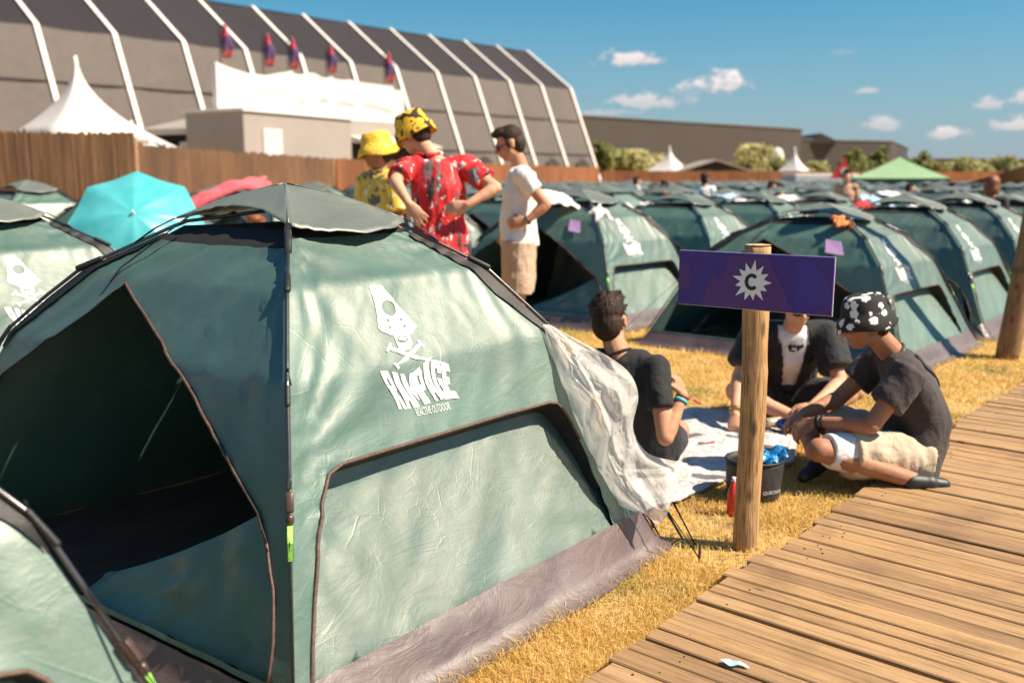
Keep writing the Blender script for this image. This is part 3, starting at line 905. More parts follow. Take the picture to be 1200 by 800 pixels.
def grass():
    m, nt, b = new_mat('dry_grass')
    geo = N(nt, 'ShaderNodeNewGeometry'); vec = coords(nt)
    n = noise_tex(nt, vec, 1.6, 5, .6)
    f = mth(nt, 'ADD', mth(nt, 'MULTIPLY', geo.outputs['Random Per Island'], .62), mth(nt, 'MULTIPLY', n.outputs[0], .42))
    c = ramp(nt, f, [(.10, (.46, .28, .07)), (.35, (.70, .46, .13)), (.60, (.80, .57, .20)), (.80, (.84, .69, .34)), (.97, (.48, .42, .09))])
    gp_ = noise_tex(nt, vec, .9, 4, .6)
    c = mixc(nt, ramp(nt, gp_.outputs[0], [(.53, (0, 0, 0)), (.66, (.7, .7, .7))]), c, (.22, .25, .055))
    c = mixc(nt, ramp(nt, noise_tex(nt, vec, 3.1, 2, .5).outputs[0], [(.70, (0, 0, 0)), (.76, (.7, .7, .7))]), c, (.42, .13, .035))
    nt.links.new(c, b.inputs['Base Color']); b.inputs['Roughness'].default_value = .7
    tr = nt.nodes.new('ShaderNodeBsdfTranslucent'); nt.links.new(c, tr.inputs[0])
    mx = nt.nodes.new('ShaderNodeMixShader'); mx.inputs[0].default_value = .5
    nt.links.new(b.outputs[0], mx.inputs[1]); nt.links.new(tr.outputs[0], mx.inputs[2]); nt.links.new(mx.outputs[0], nt.nodes['Material Output'].inputs[0])
    K = 430000
    # polar scatter round the viewer, thinning with distance
    r = 2.0 * np.exp(rng.random(K) * math.log(11.5 / 2.0)); th = R(-14) + rng.random(K) * R(50)
    x = r * np.sin(th); y = r * np.cos(th)
    e2d = x * E2.x + y * E2.y
    keep = e2d > BWc + .02 + rng.normal(0, .025, K)
    dx, dy = x - mO.x, y - mO.y; a = math.pi / 2 - MAIN_TH
    lx = dx * math.cos(a) + dy * math.sin(a); ly = -dx * math.sin(a) + dy * math.cos(a)
    keep &= ~((abs(lx) < TW / 2 + .03) & (abs(ly) < TD / 2 + .03))
    P = np.array(BLK); inside = np.zeros(K, bool); j = len(P) - 1
    for i in range(len(P)):
        with np.errstate(all='ignore'):
            cnd = ((P[i, 1] > y) != (P[j, 1] > y)) & (x < (P[j, 0] - P[i, 0]) * (y - P[i, 1]) / (P[j, 1] - P[i, 1]) + P[i, 0])
        inside ^= cnd; j = i
    keep &= ~inside
    # worn trampled patch round the sign post
    pd = np.hypot(x - .86, y - 3.55); keep &= ~((pd < .28) & (rng.random(K) < .72))
    cl = np.sin(x * 9 + np.sin(y * 7)) * np.sin(y * 11 + np.cos(x * 6)); keep &= rng.random(K) < .72 + .3 * cl
    pt = np.sin(x * 3.1 + 1.3 * np.sin(y * 2.3 + 1)) * np.cos(y * 3.7 + 1.1 * np.sin(x * 2.9)) + .35 * np.sin(x * 8.3 + y * 6.1)
    keep &= ~((pt > .62) & (rng.random(K) < .6))
    x, y, r = x[keep], y[keep], r[keep]; K = len(x)
    h = (.010 + .020 * rng.random(K) ** 1.8) * (1 + .25 * (rng.random(K) > .93) * 2.0); h = np.minimum(h, .1)
    w = (.0008 + .0010 * rng.random(K)) * np.clip(r / 2.6, 1, 3.4)
    fa = rng.random(K) * 2 * math.pi; ln = h * (.5 + 1.6 * rng.random(K)); la = rng.random(K) * 2 * math.pi
    ux, uy = np.cos(fa) * w, np.sin(fa) * w
    z0 = np.full(K, -.012)
    mx_, my_, mz = x + np.cos(la) * ln * .35, y + np.sin(la) * ln * .35, h * .62
    tx, ty, tz = x + np.cos(la) * ln, y + np.sin(la) * ln, h
    v = np.empty((K, 5, 3), np.float32)
    v[:, 0] = np.stack([x - ux, y - uy, z0], 1); v[:, 1] = np.stack([x + ux, y + uy, z0], 1)
    v[:, 2] = np.stack([mx_ + ux * .8, my_ + uy * .8, mz], 1); v[:, 3] = np.stack([mx_ - ux * .8, my_ - uy * .8, mz], 1)
    v[:, 4] = np.stack([tx, ty, tz], 1)
    me = bpy.data.meshes.new('grass')
    me.vertices.add(K * 5); me.vertices.foreach_set('co', v.ravel())
    b0 = np.arange(K) * 5
    loops = np.stack([b0, b0 + 1, b0 + 2, b0 + 3, b0 + 3, b0 + 2, b0 + 4], 1).ravel()
    me.loops.add(len(loops)); me.loops.foreach_set('vertex_index', loops.astype(np.int32))
    me.polygons.add(K * 2)
    ls = np.stack([np.arange(K) * 7, np.arange(K) * 7 + 4], 1).ravel()
    me.polygons.foreach_set('loop_start', ls.astype(np.int32))
    me.update(calc_edges=True); me.validate()
    o = obj('grass', me, m, kind='stuff'); tag(o, 'short dry straw coloured grass covering the camping field', 'grass')
grass()

def nail_at(bm, x, y, z):
    loft(bm, [ring((x, y, z - .004), (1, 0, 0), (0, 1, 0), .0042, .0042, 6), ring((x, y, z + .002), (1, 0, 0), (0, 1, 0), .0036, .0036, 6)])
def boardwalk():
    m, nt, b = new_mat('weathered_planks')
    geo = N(nt, 'ShaderNodeNewGeometry')
    vec = coords(nt, 'Object')
    sh = N(nt, 'ShaderNodeCombineXYZ'); r = geo.outputs['Random Per Island']
    nt.links.new(mth(nt, 'MULTIPLY', r, 37.0), sh.inputs[0]); nt.links.new(mth(nt, 'MULTIPLY', r, 11.0), sh.inputs[2])
    va = N(nt, 'ShaderNodeVectorMath'); va.operation = 'ADD'; nt.links.new(vec, va.inputs[0]); nt.links.new(sh.outputs[0], va.inputs[1])
    mp = N(nt, 'ShaderNodeMapping'); mp.inputs['Scale'].default_value = (1.6, 42, 42); nt.links.new(va.outputs[0], mp.inputs[0])
    g1 = noise_tex(nt, mp.outputs[0], 1, 6, .65, .6)
    mp2 = N(nt, 'ShaderNodeMapping'); mp2.inputs['Scale'].default_value = (5, 150, 150); nt.links.new(va.outputs[0], mp2.inputs[0])
    g2 = noise_tex(nt, mp2.outputs[0], 1, 4, .6, .2)
    st = noise_tex(nt, vec, 3.2, 5, .6)
    base = ramp(nt, r, [(0, (.27, .165, .085)), (.2, (.36, .22, .11)), (.5, (.43, .265, .125)), (.75, (.39, .245, .13)), (.92, (.46, .285, .13)), (1, (.56, .36, .155))])
    gr = ramp(nt, g1.outputs[0], [(.25, (.62, .58, .55)), (.5, (.92, .9, .88)), (.75, (1.15, 1.13, 1.1))])
    c = mixc(nt, 1.0, base, gr, 'MULTIPLY')
    gr2 = ramp(nt, g2.outputs[0], [(.34, (.35, .32, .30)), (.44, (1, 1, 1))]); c = mixc(nt, .8, c, gr2, 'MULTIPLY')
    c = mixc(nt, ramp(nt, st.outputs[0], [(.52, (0, 0, 0)), (.75, (.55, .55, .55))]), c, (.13, .075, .045))
    kn = N(nt, 'ShaderNodeTexVoronoi'); kn.inputs['Scale'].default_value = 1
    mp3 = N(nt, 'ShaderNodeMapping'); mp3.inputs['Scale'].default_value = (2.6, 9, 1); nt.links.new(va.outputs[0], mp3.inputs[0]); nt.links.new(mp3.outputs[0], kn.inputs['Vector'])
    c = mixc(nt, ramp(nt, kn.outputs['Distance'], [(.03, (.8, .8, .8)), (.07, (0, 0, 0))]), c, (.05, .028, .018))
    nt.links.new(c, b.inputs['Base Color']); b.inputs['Roughness'].default_value = .62; b.inputs['Specular IOR Level'].default_value = .35
    b1 = bump(nt, None, g1.outputs[0], .55, .006); bump(nt, b, g2.outputs[0], .45, .003, b1)
    bm = BM(); t = -2.4; off = 0; k = 0
    nails = BM()
    while t < 26:
        w = random.choice([.070, .076, .082, .088]) + random.uniform(-.004, .004)
        if k % 9 == 0: off = random.uniform(-.018, .018)
        x0 = -off + random.uniform(-.012, .012); 
        if random.random() < .05: x0 -= .03
        L = 3.4 + random.uniform(-.02, .02); z = .052 + random.uniform(-.004, .005); tilt = random.uniform(-.010, .010); sk = random.uniform(-.004, .004)
        segs = 10; rs = []
        for i in range(segs + 1):
            x = x0 + L * i / segs; zz = z + .004 * noise.noise(V((x * 1.1, t * 5, 3))) 
            e0 = .0022 * noise.noise(V((x * 7, t * 9, 1))) ; e1_ = .0022 * noise.noise(V((x * 7, t * 9, 6)))
            y0, y1 = t + sk + e0, t + w + sk + e1_; bv = .004
            ch = .012 * abs(noise.noise(V((t * 3, i, 2)))) if i in (0, segs) else 0
            rs.append([(x + ch, y0, zz - .032), (x, y0, zz - bv), (x, y0 + bv, zz), (x, (y0 + y1) / 2, zz + tilt * .1), (x, y1 - bv, zz + tilt * .2), (x, y1, zz - bv), (x + ch * .5, y1, zz - .032)])
        loft(bm, rs)
        for xn in (.10, .14 + random.uniform(-.01, .01), 1.25, 1.29, 2.4):
            for yn in (.28, .72):
                if random.random() < .22: nail_at(nails, xn + random.uniform(-.012, .012), t + w * yn, z)
        t += w + random.choice([.004, .006, .008, .012, .005]); k += 1
    for f in bm.faces: f.smooth = False
    root_loc = BW0; ang = math.atan2(-E2.y, -E2.x)
    o = obj('boardwalk', bm, m, smooth=False, kind='structure'); o.location = root_loc; o.rotation_euler = (0, 0, ang)
    n_ = obj('nail', nails, plain('rusty_nail', (.04, .03, .028), .6, .2, 40), o); n_['kind'] = 'stuff'
    bm = BM()
    for x in (.10, 1.27, 2.4): box(bm, (x, 11.5, -.02), (.06, 28, .075))
    obj('joist', bm, plain('dark_joist', (.05, .035, .025), .8, .2, 10), o, smooth=False)
    dm = plain('dark_soil', (.06, .042, .028), .95, .3, 12, bmp=.6, bsc=60)
boardwalk()

# ================================================================== SIGN ON POST
def wood_post_mat(name, base, dark):
    m, nt, b = new_mat(name)
    vec = coords(nt, 'Object', (1, 1, .10))
    g = noise_tex(nt, vec, 60, 6, .65, .8); g2 = noise_tex(nt, coords(nt, 'Object', (1, 1, .035)), 150, 4, .6)
    big = noise_tex(nt, coords(nt, 'Object', (1, 1, .5)), 9, 5, .6)
    c = ramp(nt, g.outputs[0], [(.25, dark), (.5, base), (.75, tuple(min(1, x * 1.35) for x in base))])
    c = mixc(nt, ramp(nt, g2.outputs[0], [(.38, (.8, .8, .8)), (.46, (0, 0, 0))]), c, tuple(x * .55 for x in dark))
    c = mixc(nt, ramp(nt, big.outputs[0], [(.5, (0, 0, 0)), (.7, (.6, .6, .6))]), c, tuple(x * 1.1 for x in dark))
    kn = N(nt, 'ShaderNodeTexVoronoi'); kn.inputs['Scale'].default_value = 1
    nt.links.new(coords(nt, 'Object', (11, 11, 4.5), loc=(.3, .2, .1)), kn.inputs['Vector'])
    c = mixc(nt, ramp(nt, kn.outputs['Distance'], [(.10, (.85, .85, .85)), (.2, (0, 0, 0))]), c, tuple(x * .5 for x in dark))
    nt.links.new(c, b.inputs['Base Color']); b.inputs['Roughness'].default_value = .75
    b1 = bump(nt, None, g.outputs[0], .6, .008); bump(nt, b, g2.outputs[0], .5, .004, b1)
    return m
M['post'] = wood_post_mat('peeled_post', (.46, .27, .115), (.20, .105, .05))
M['post_dark'] = wood_post_mat('brown_post', (.30, .165, .075), (.13, .07, .035))
M['endgrain'] = plain('cut_wood_end', (.50, .33, .16), .8, .25, 60, bmp=.4, bsc=120)

pp = gnd(873, 640); pp.z = 0
POST_H = 1.172
post = thing('sign_post', 'peeled round wooden post standing in grass, carrying the purple sign', 'post', pp)
bm = BM(); rs = []
for i in range(47):
    z = -.03 + (POST_H + .03) * i / 46; rr = []
    for k in range(28):
        a = 2 * math.pi * k / 28
        r = .0485 + .0035 * noise.noise(V((math.cos(a) * 1.2, math.sin(a) * 1.2, z * 2.5))) + .0022 * noise.noise(V((math.cos(a) * 4, math.sin(a) * 4, z * 6))) + .004 * math.exp(-((z - .70) / .03) ** 2) * max(0, math.cos(a + 1.2))
        rr.append((math.cos(a) * r + .006 * math.sin(z * 3), math.sin(a) * r, z + (.004 * noise.noise(V((a, 3, 1))) if i == 46 else 0)))
    rs.append(rr)
loft(bm, rs)
obj('shaft', bm, M['post'], post)
bm = BM(); 
rr = [bm.verts.new((math.cos(2 * math.pi * k / 28) * .047, math.sin(2 * math.pi * k / 28) * .047, POST_H + .006 + .003 * noise.noise(V((k * .7, 1, 1))))) for k in range(28)]
bm.faces.new(rr); obj('sawn_top', bm, M['endgrain'], post)

def purple():
    m, nt, b = new_mat('purple_print')
    vec = coords(nt, 'Object', (1, 1, 1))
    vo = N(nt, 'ShaderNodeTexVoronoi'); vo.feature = 'F1'; vo.distance = 'CHEBYCHEV'; vo.inputs['Scale'].default_value = 4.2
    nt.links.new(coords(nt, 'Object', (1, 1, 1), rot=(0, .6, 0)), vo.inputs['Vector'])
    c = ramp(nt, N_sep(nt, vo.outputs['Color']), [(0, (.055, .022, .22)), (.5, (.064, .022, .22)), (.52, (.074, .024, .205)), (1, (.07, .021, .19))], 'CONSTANT')
    nt.links.new(c, b.inputs['Base Color']); b.inputs['Roughness'].default_value = .38; b.inputs['Specular IOR Level'].default_value = .4
    return m
def N_sep(nt, c):
    s = N(nt, 'ShaderNodeSeparateColor'); nt.links.new(c, s.inputs[0]); return s.outputs[0]
M['purple'] = purple()
M['signblack'] = plain('black_letter', (.012, .01, .018), .4, .1, 5)
M['signwhite'] = plain('white_star', (.74, .71, .76), .45, .03, 8)
SA = V((.815, -.580, 0)).normalized(); SNRM = V((SA.y, -SA.x, 0)); SNRM = SNRM if SNRM.y < 0 else -SNRM
sc0 = V((pp.x, pp.y, at(891, 330, 3.44).z)) + SNRM * .060 + SA * .006
sg = thing('sign_board', 'purple rectangular sign with white starburst and black letter C on the wooden post', 'sign', sc0, math.atan2(SA.y, SA.x))
SW, SH = .588, .205
bm = BM(); box(bm, (0, 0, 0), (SW, .006, SH), bev=.001); obj('board', bm, M['purple'], sg, smooth=False)
bm = BM(); box(bm, (0, .0045, 0), (SW + .004, .003, SH + .004)); obj('backing', bm, M['signwhite'], sg, smooth=False)
# faint darker shapes of the printed design
def flat(name, poly, y, m, parent, holes=()):
    b = cdt_panel(lambda u, v: V((u, y, v)), poly, list(holes), .05); return obj(name, b, m, parent, smooth=False)
m2 = plain('purple_dark_print', (.045, .022, .26), .38, .04, 3); m3 = plain('purple_red_print', (.082, .022, .17), .38, .04, 3)
flat('printed_shape', [(-.20, -.10), (-.15, .035), (-.125, -.01), (-.09, .09), (.06, .09), (.11, -.005), (.16, -.10)], -.0042, m3, sg)
flat('printed_shape', [(.17, -.10), (.145, .02), (.18, .10), (.25, .06), (.288, .00), (.288, -.06)], -.0042, m2, sg)
flat('printed_shape', [(-.288, -.05), (-.25, -.04), (-.235, .0), (-.25, .045), (-.288, .07)], -.0042, m3, sg)
stp = []
rad = [.083, .044, .074, .046, .068, .043, .078, .044, .066, .045, .083, .044, .074, .046, .068, .043, .08, .044, .066, .045, .076, .046, .07, .044, .074, .044]
for i, r_ in enumerate(rad):
    a = math.pi / 2 - .12 + 2 * math.pi * i / len(rad); stp.append((math.cos(a) * r_, math.sin(a) * r_))
flat('starburst', stp, -.0058, M['signwhite'], sg)
cpoly = []
for i in range(25):
    a = R(42) + R(276) * i / 24; cpoly.append((math.cos(a) * .027, math.sin(a) * .031))
for i in range(25):
    a = R(318) - R(276) * i / 24; cpoly.append((math.cos(a) * .0135, math.sin(a) * .0175))
flat('letter', cpoly, -.0072, M['signblack'], sg)
for zz in (.062, -.060):
    bm = BM(); sph(bm, (-.002, -.0075, zz), (.004, .002, .004), seg=10); obj('screw', bm, M['rod'], sg)

# post at the right edge
p = gnd(1180, 420); p.z = 0
rp = thing('round_post', 'thick brown round post with a black strap at the right edge', 'post', p); rp.rotation_euler = (0, .105, 0)
bm = BM(); rs = []
for i in range(40):
    z = -.03 + 3.4 * i / 39
    rs.append([(math.cos(a) * (.088 + .005 * noise.noise(V((math.cos(a), math.sin(a), z * 2)))), math.sin(a) * (.088 + .005 * noise.noise(V((math.cos(a) + 5, math.sin(a), z * 2)))), z) for a in [2 * math.pi * k / 24 for k in range(24)]])
loft(bm, rs); obj('shaft', bm, M['post_dark'], rp)
bm = BM(); tube(bm, [(0, 0, .70), (0, 0, .725)], .096, 20); obj('strap', bm, M['black'], rp)

# ================================================================== BLANKET, BAG, BOTTLE, STAKE, PAPER
def crumple_mat(name, col, dark, trans=0.0, transp=0.0, rough=.35):
    m, nt, b = new_mat(name)
    vec = coords(nt)
    wob = noise_tex(nt, vec, 5, 3); vm = N(nt, 'ShaderNodeVectorMath'); vm.operation = 'MULTIPLY_ADD'
    nt.links.new(wob.outputs['Color'], vm.inputs[0]); vm.inputs[1].default_value = (.15, .15, .15); nt.links.new(vec, vm.inputs[2])
    h = None
    for s in (10, 26):
        vo = N(nt, 'ShaderNodeTexVoronoi', feature='DISTANCE_TO_EDGE'); vo.inputs['Scale'].default_value = s; nt.links.new(vm.outputs[0], vo.inputs['Vector'])
        q = mth(nt, 'SMOOTH_MIN', vo.outputs['Distance'], .2, .1); h = q if h is None else mth(nt, 'ADD', h, mth(nt, 'MULTIPLY', q, .5))
    n = noise_tex(nt, vec, 8, 5, .6)
    c = ramp(nt, n.outputs[0], [(.35, dark), (.6, col)])
    nt.links.new(c, b.inputs['Base Color']); b.inputs['Roughness'].default_value = rough
    bump(nt, b, h, .8, .02)
    if trans or transp:
        out = nt.nodes['Material Output']
        tr = N(nt, 'ShaderNodeBsdfTranslucent'); nt.links.new(c, tr.inputs[0])
        mx = N(nt, 'ShaderNodeMixShader'); mx.inputs[0].default_value = trans; nt.links.new(b.outputs[0], mx.inputs[1]); nt.links.new(tr.outputs[0], mx.inputs[2])
        tp = N(nt, 'ShaderNodeBsdfTransparent'); tp.inputs[0].default_value = (.95, .93, .9, 1)
        my = N(nt, 'ShaderNodeMixShader')
        lw = N(nt, 'ShaderNodeLayerWeight'); lw.inputs[0].default_value = .35
        nt.links.new(mth(nt, 'MULTIPLY', mth(nt, 'SUBTRACT', 1.0, lw.outputs['Facing']), transp), my.inputs[0])
        nt.links.new(mx.outputs[0], my.inputs[1]); nt.links.new(tp.outputs[0], my.inputs[2]); nt.links.new(my.outputs[0], out.inputs[0])
    return m
M['plastic'] = crumple_mat('clear_plastic_film', (.96, .95, .93), (.92, .90, .88), .55, .38, .12)
def blanket_mat():
    m = crumple_mat('printed_white_blanket', (.60, .57, .56), (.46, .43, .43), 0, 0, .8)
    nt = m.node_tree; b = nt.nodes['Principled BSDF']; src = b.inputs['Base Color'].links[0].from_socket
    n = noise_tex(nt, coords(nt, 'Object', (1, 1, 1), loc=(2, 1, 0)), 15, 3, .5, 1.6)
    c = mixc(nt, ramp(nt, mth(nt, 'ABSOLUTE', mth(nt, 'SUBTRACT', n.outputs[0], .5)), [(.010, (.75, .75, .75)), (.026, (0, 0, 0))]), src, (.16, .15, .18))
    n2 = noise_tex(nt, coords(nt, 'Object', (1, 1, 1), loc=(5, 3, 0)), 4.2, 2, .4)
    c = mixc(nt, ramp(nt, n2.outputs[0], [(.62, (0, 0, 0)), (.635, (.9, .9, .9))]), c, (.07, .07, .085))
    nt.links.new(c, b.inputs['Base Color']); return m
M['blanket'] = blanket_mat()
def blz(x, y): return .022 + .030 * abs(noise.noise(V((x * 3.2, y * 3.2, 1)))) + .016 * abs(noise.noise(V((x * 9, y * 9, 4))))
b = cdt_panel(lambda u, v: V((u, v, blz(u, v))), BLK, [], .028)
o = obj('blanket', b, M['blanket']); tag(o, 'crumpled white printed blanket spread on the grass between the seated men', 'blanket')
so_ = o.modifiers.new('s', 'SOLIDIFY'); so_.thickness = .012; so_.offset = -1

bp = gnd(889, 592); bp.z = 0; bp += V((0, .1, 0))
bag = thing('cooler_bag', 'small black soft bag full of blue and orange things behind the sign post', 'bag', bp)
bm = BM(); hs = [(.0, .105), (.02, .118), (.09, .123), (.16, .128), (.185, .126), (.185, .116), (.16, .114), (.03, .11)]
rs = []
for z, r_ in hs:
    rs.append([(math.cos(a) * r_ * (1.0 + .03 * noise.noise(V((math.cos(a) * 2, z * 9, 1)))), math.sin(a) * r_ * .85, z + .006 * noise.noise(V((math.cos(a) * 2, math.sin(a) * 2, z * 8)))) for a in [2 * math.pi * k / 32 for k in range(32)]])
loft(bm, rs); obj('body', bm, cloth('black_bag_cloth', (.02, .018, .02), .3, .6), bag)
bm = BM(); tube(bm, [(math.cos(a) * .128, math.sin(a) * .109, .185) for a in lin(0, 2 * math.pi, 32)], .006, 6); obj('rim', bm, M['black'], bag)
me = text_mesh('QUECHUA', .098, .018); bag_t = me
for v in me.vertices:
    a = -math.pi / 2 + (v.co.x - .049) / .118 + .52
    rr = .124; z = v.co.y + .048
    v.co = V((math.cos(a) * (rr + .004), math.sin(a) * (rr * .85 + .004), z))
obj('lettering', me, plain('grey_print', (.5, .5, .52), .6, .05, 5), bag, smooth=False)
# things sticking out of the bag
bm = BM(); capsule(bm, (0, 0, 0), (.03, .0, .11), .026, .020); o = obj('bottle', remesh(bm, .005), plain('orange_plastic', (.75, .16, .03), .35, .08, 10)); o.location = bp + V((-.005, -.02, .13)); o.rotation_euler = (.2, -.55, 0)
tag(o, 'orange bottle sticking out of the black bag', 'bottle')
bm = BM(); g = []
for i in range(15):
    row = []
    for j in range(11):
        u, v = i / 14 - .5, j / 10 - .5
        row.append(bm.verts.new((u * .15, v * .10, .045 * (1 - (2 * v) ** 2) * .6 + .05 * noise.noise(V((u * 6, v * 6, 2))) + .03 * abs(u * 2))))
    g.append(row)
for i in range(14):
    for j in range(10): bm.faces.new((g[i][j], g[i + 1][j], g[i + 1][j + 1], g[i][j + 1]))
o = obj('plastic_bag', bm, crumple_mat('blue_film', (.02, .26, .62), (.01, .16, .42), .2, 0, .3)); o.location = bp + V((.05, -.03, .185)); tag(o, 'crumpled blue wrapper on top of the black bag', 'wrapper')
bt = thing('bottle', 'slim red bottle standing in grass left of the wooden sign post', 'bottle', gnd(858, 603) * V((1, 1, 0)) if False else V((gnd(858, 602).x, gnd(858, 602).y, 0)))
bm = BM(); rs = [ring((0, 0, z), (1, 0, 0), (0, 1, 0), r_, r_, 18) for z, r_ in ((0, .020), (.004, .024), (.09, .024), (.115, .018), (.13, .010), (.15, .010))]
loft(bm, rs); obj('body', bm, plain('red_label', (.55, .03, .02), .35, .15, 12), bt)
bm = BM(); tube(bm, [(0, 0, .148), (0, 0, .163)], .0125, 12); obj('cap', bm, M['tee_white'], bt)
# small things on the blanket
o = BM(); tube(o, [(0, 0, .0), (.09, .015, .004)], .006, 6); o = obj('straw', o, M['redcord']); q = gnd(818, 528); o.location = (q.x, q.y, blz(q.x, q.y) + .012); tag(o, 'thin red straw lying on the white blanket', 'straw')
for (px, py, cl_, lb, nm) in ((905, 512, (.55, .45, .33), 'pale can lying by the hands of the seated men', 'can'), (921, 513, (.03, .07, .30), 'blue can lying on the blanket beside a bare knee', 'can')):
    bm = BM(); loft(bm, [ring((x, 0, 0), (0, 1, 0), (0, 0, 1), r_, r_, 16) for x, r_ in ((-.055, .022), (-.05, .028), (.05, .028), (.055, .022))])
    o = obj(nm, bm, plain('can_' + str(px), cl_, .3, .2, 20, metal=.3)); q = gnd(px, py); o.location = (q.x, q.y, .085); o.rotation_euler = (0, 0, .4); tag(o, lb, 'can')

q0, q1 = at(783, 594, 3.56), gnd(812, 641); 
st = thing('tent_stake', 'green and black rods stuck in the grass at the tent corner', 'stake', (q1.x, q1.y, 0))
bm = BM(); tube(bm, [q0 - V((q1.x, q1.y, 0)) + V((-.01, 0, -.01)), V((-.01, .0, -.02))], .0075, 8); obj('rod', bm, plain('green_rod', (.05, .10, .07), .4, .1, 20), st)
bm = BM(); tube(bm, [q0 - V((q1.x, q1.y, 0)) + V((.02, 0, .02)), V((.025, .0, -.02))], .005, 8); obj('rod', bm, M['black'], st)
q = gnd(861, 778, .06)
b = cdt_panel(lambda u, v: V((u, v, .004 + .006 * noise.noise(V((u * 40, v * 40, 0))))), [(-.042, .004), (-.018, .018), (.03, .010), (.044, -.008), (.01, -.006), (-.012, -.020)], [], .008)
o = obj('paper_scrap', b, plain('pale_blue_paper', (.35, .58, .72), .7, .08, 30)); o.location = (q.x, q.y, .060); o.rotation_euler = (0, 0, -.35); tag(o, 'torn pale blue paper scrap on the boardwalk', 'paper')

# ================================================================== PLASTIC FILM over the tent corner
def plastic():
    Lp = [(636, 380), (648, 420), (662, 462), (676, 500), (690, 535), (704, 568), (724, 592), (752, 606)]
    Rp = [(644, 380), (676, 398), (712, 418), (738, 440), (748, 468), (742, 505), (760, 532), (796, 540)]
    Bp = (790, 604)
    n = len(Lp)
    def sample(P, t):
        t *= (len(P) - 1); i = min(int(t), len(P) - 2); f = t - i
        p0, p1, p2, p3 = P[max(i - 1, 0)], P[i], P[i + 1], P[min(i + 2, len(P) - 1)]
        return tuple(.5 * (2 * b + (c - a) * f + (2 * a - 5 * b + 4 * c - d) * f * f + (3 * b - a - 3 * c + d) * f ** 3) for a, b, c, d in zip(p0, p1, p2, p3))
    bm = BM(); NU, NV = 60, 110; g = []
    for j in range(NV + 1):
        t = j / NV; row = []; a = sample(Lp, t); c = sample(Rp, t)
        for i in range(NU + 1):
            s = i / NU
            px = a[0] + (c[0] - a[0]) * s; py = a[1] + (c[1] - a[1]) * s
            py += math.sin(math.pi * s) * (30 * max(0, t - .8) / .2) + 6 * t * math.sin(s * 9 + t * 4)
            px += 10 * max(0, t - .86) / .14 * s
            Y = 3.44 - .10 * math.sin(math.pi * s) * min(1, t * 2.5) - .02 * t + .03 * s
            dd = noise.voronoi(V((s * 3.2 + .3 * noise.noise(V((s * 3, t * 4, 7))), t * 5.5, 1.5)))[0]; dd2 = noise.voronoi(V((s * 8, t * 13, 4.5)))[0]
            fold = .010 * math.sin(s * 15 + 3.5 * noise.noise(V((s * 2, t * 2.5, 3)))) * min(1, t * 3) + min(1, t * 4) * (.060 * (dd[1] - dd[0]) + .010 * (dd2[1] - dd2[0]) - .025)
            row.append(bm.verts.new(at(px, py, Y + fold)))
        g.append(row)
    for j in range(NV):
        for i in range(NU): bm.faces.new((g[j][i], g[j][i + 1], g[j + 1][i + 1], g[j + 1][i]))
    o = obj('plastic_sheet', bm, M['plastic']); tag(o, 'crumpled translucent white plastic sheet hanging over the corner of the front tent', 'plastic sheet')
plastic()

# ================================================================== PARASOL, TOWELS
def parasol():
    m, nt, b = new_mat('turquoise_nylon')
    c = ramp(nt, noise_tex(nt, coords(nt), 5, 3).outputs[0], [(.3, (.08, .52, .62)), (.7, (.14, .64, .72))])
    nt.links.new(c, b.inputs['Base Color']); b.inputs['Roughness'].default_value = .35
    tr = N(nt, 'ShaderNodeBsdfTranslucent'); nt.links.new(c, tr.inputs[0]); mx = N(nt, 'ShaderNodeMixShader'); mx.inputs[0].default_value = .4
    nt.links.new(b.outputs[0], mx.inputs[1]); nt.links.new(tr.outputs[0], mx.inputs[2]); nt.links.new(mx.outputs[0], nt.nodes['Material Output'].inputs[0])
    c0 = at(156, 250, 7.6)
    t = thing('parasol', 'open turquoise parasol leaning between the green tents at left', 'parasol', c0)
    t.rotation_euler = V((.22, -.80, .56)).to_track_quat('Z', 'Y').to_euler()
    bm = BM(); K = 8; ap = bm.verts.new((0, 0, 0)); g = []
    Rr = .54
    for k in range(K * 8):
        a = 2 * math.pi * k / (K * 8); f = (k % 8) / 8; sg_ = 1 - .075 * math.sin(math.pi * f)
        col = []
        for i in range(1, 11):
            s = i / 10; col.append(bm.verts.new((math.cos(a) * Rr * s * (1 - (1 - sg_) * s), math.sin(a) * Rr * s * (1 - (1 - sg_) * s), -.20 * s ** 1.7 - .02 * math.sin(math.pi * f) * s)))
        g.append(col)
    for k in range(len(g)):
        p_, q_ = g[k], g[(k + 1) % len(g)]; bm.faces.new((ap, p_[0], q_[0]))
        for i in range(9): bm.faces.new((p_[i], p_[i + 1], q_[i + 1], q_[i]))
    obj('canopy', bm, m, t)
    for k in range(K):
        a = 2 * math.pi * k / K; bm = BM(); tube(bm, [(math.cos(a) * Rr * s, math.sin(a) * Rr * s, -.20 * s ** 1.7 - .006) for s in lin(.02, .99, 8)], .004, 5); obj('rib', bm, M['signwhite'], t)
    bm = BM(); capsule(bm, (0, 0, -.01), (0, 0, .03), .016, .010); obj('tip', bm, M['signwhite'], t)
    bm = BM(); tube(bm, [(0, 0, 0), (0, 0, -1.15)], .011, 8); obj('shaft', bm, M['signwhite'], t)
parasol()

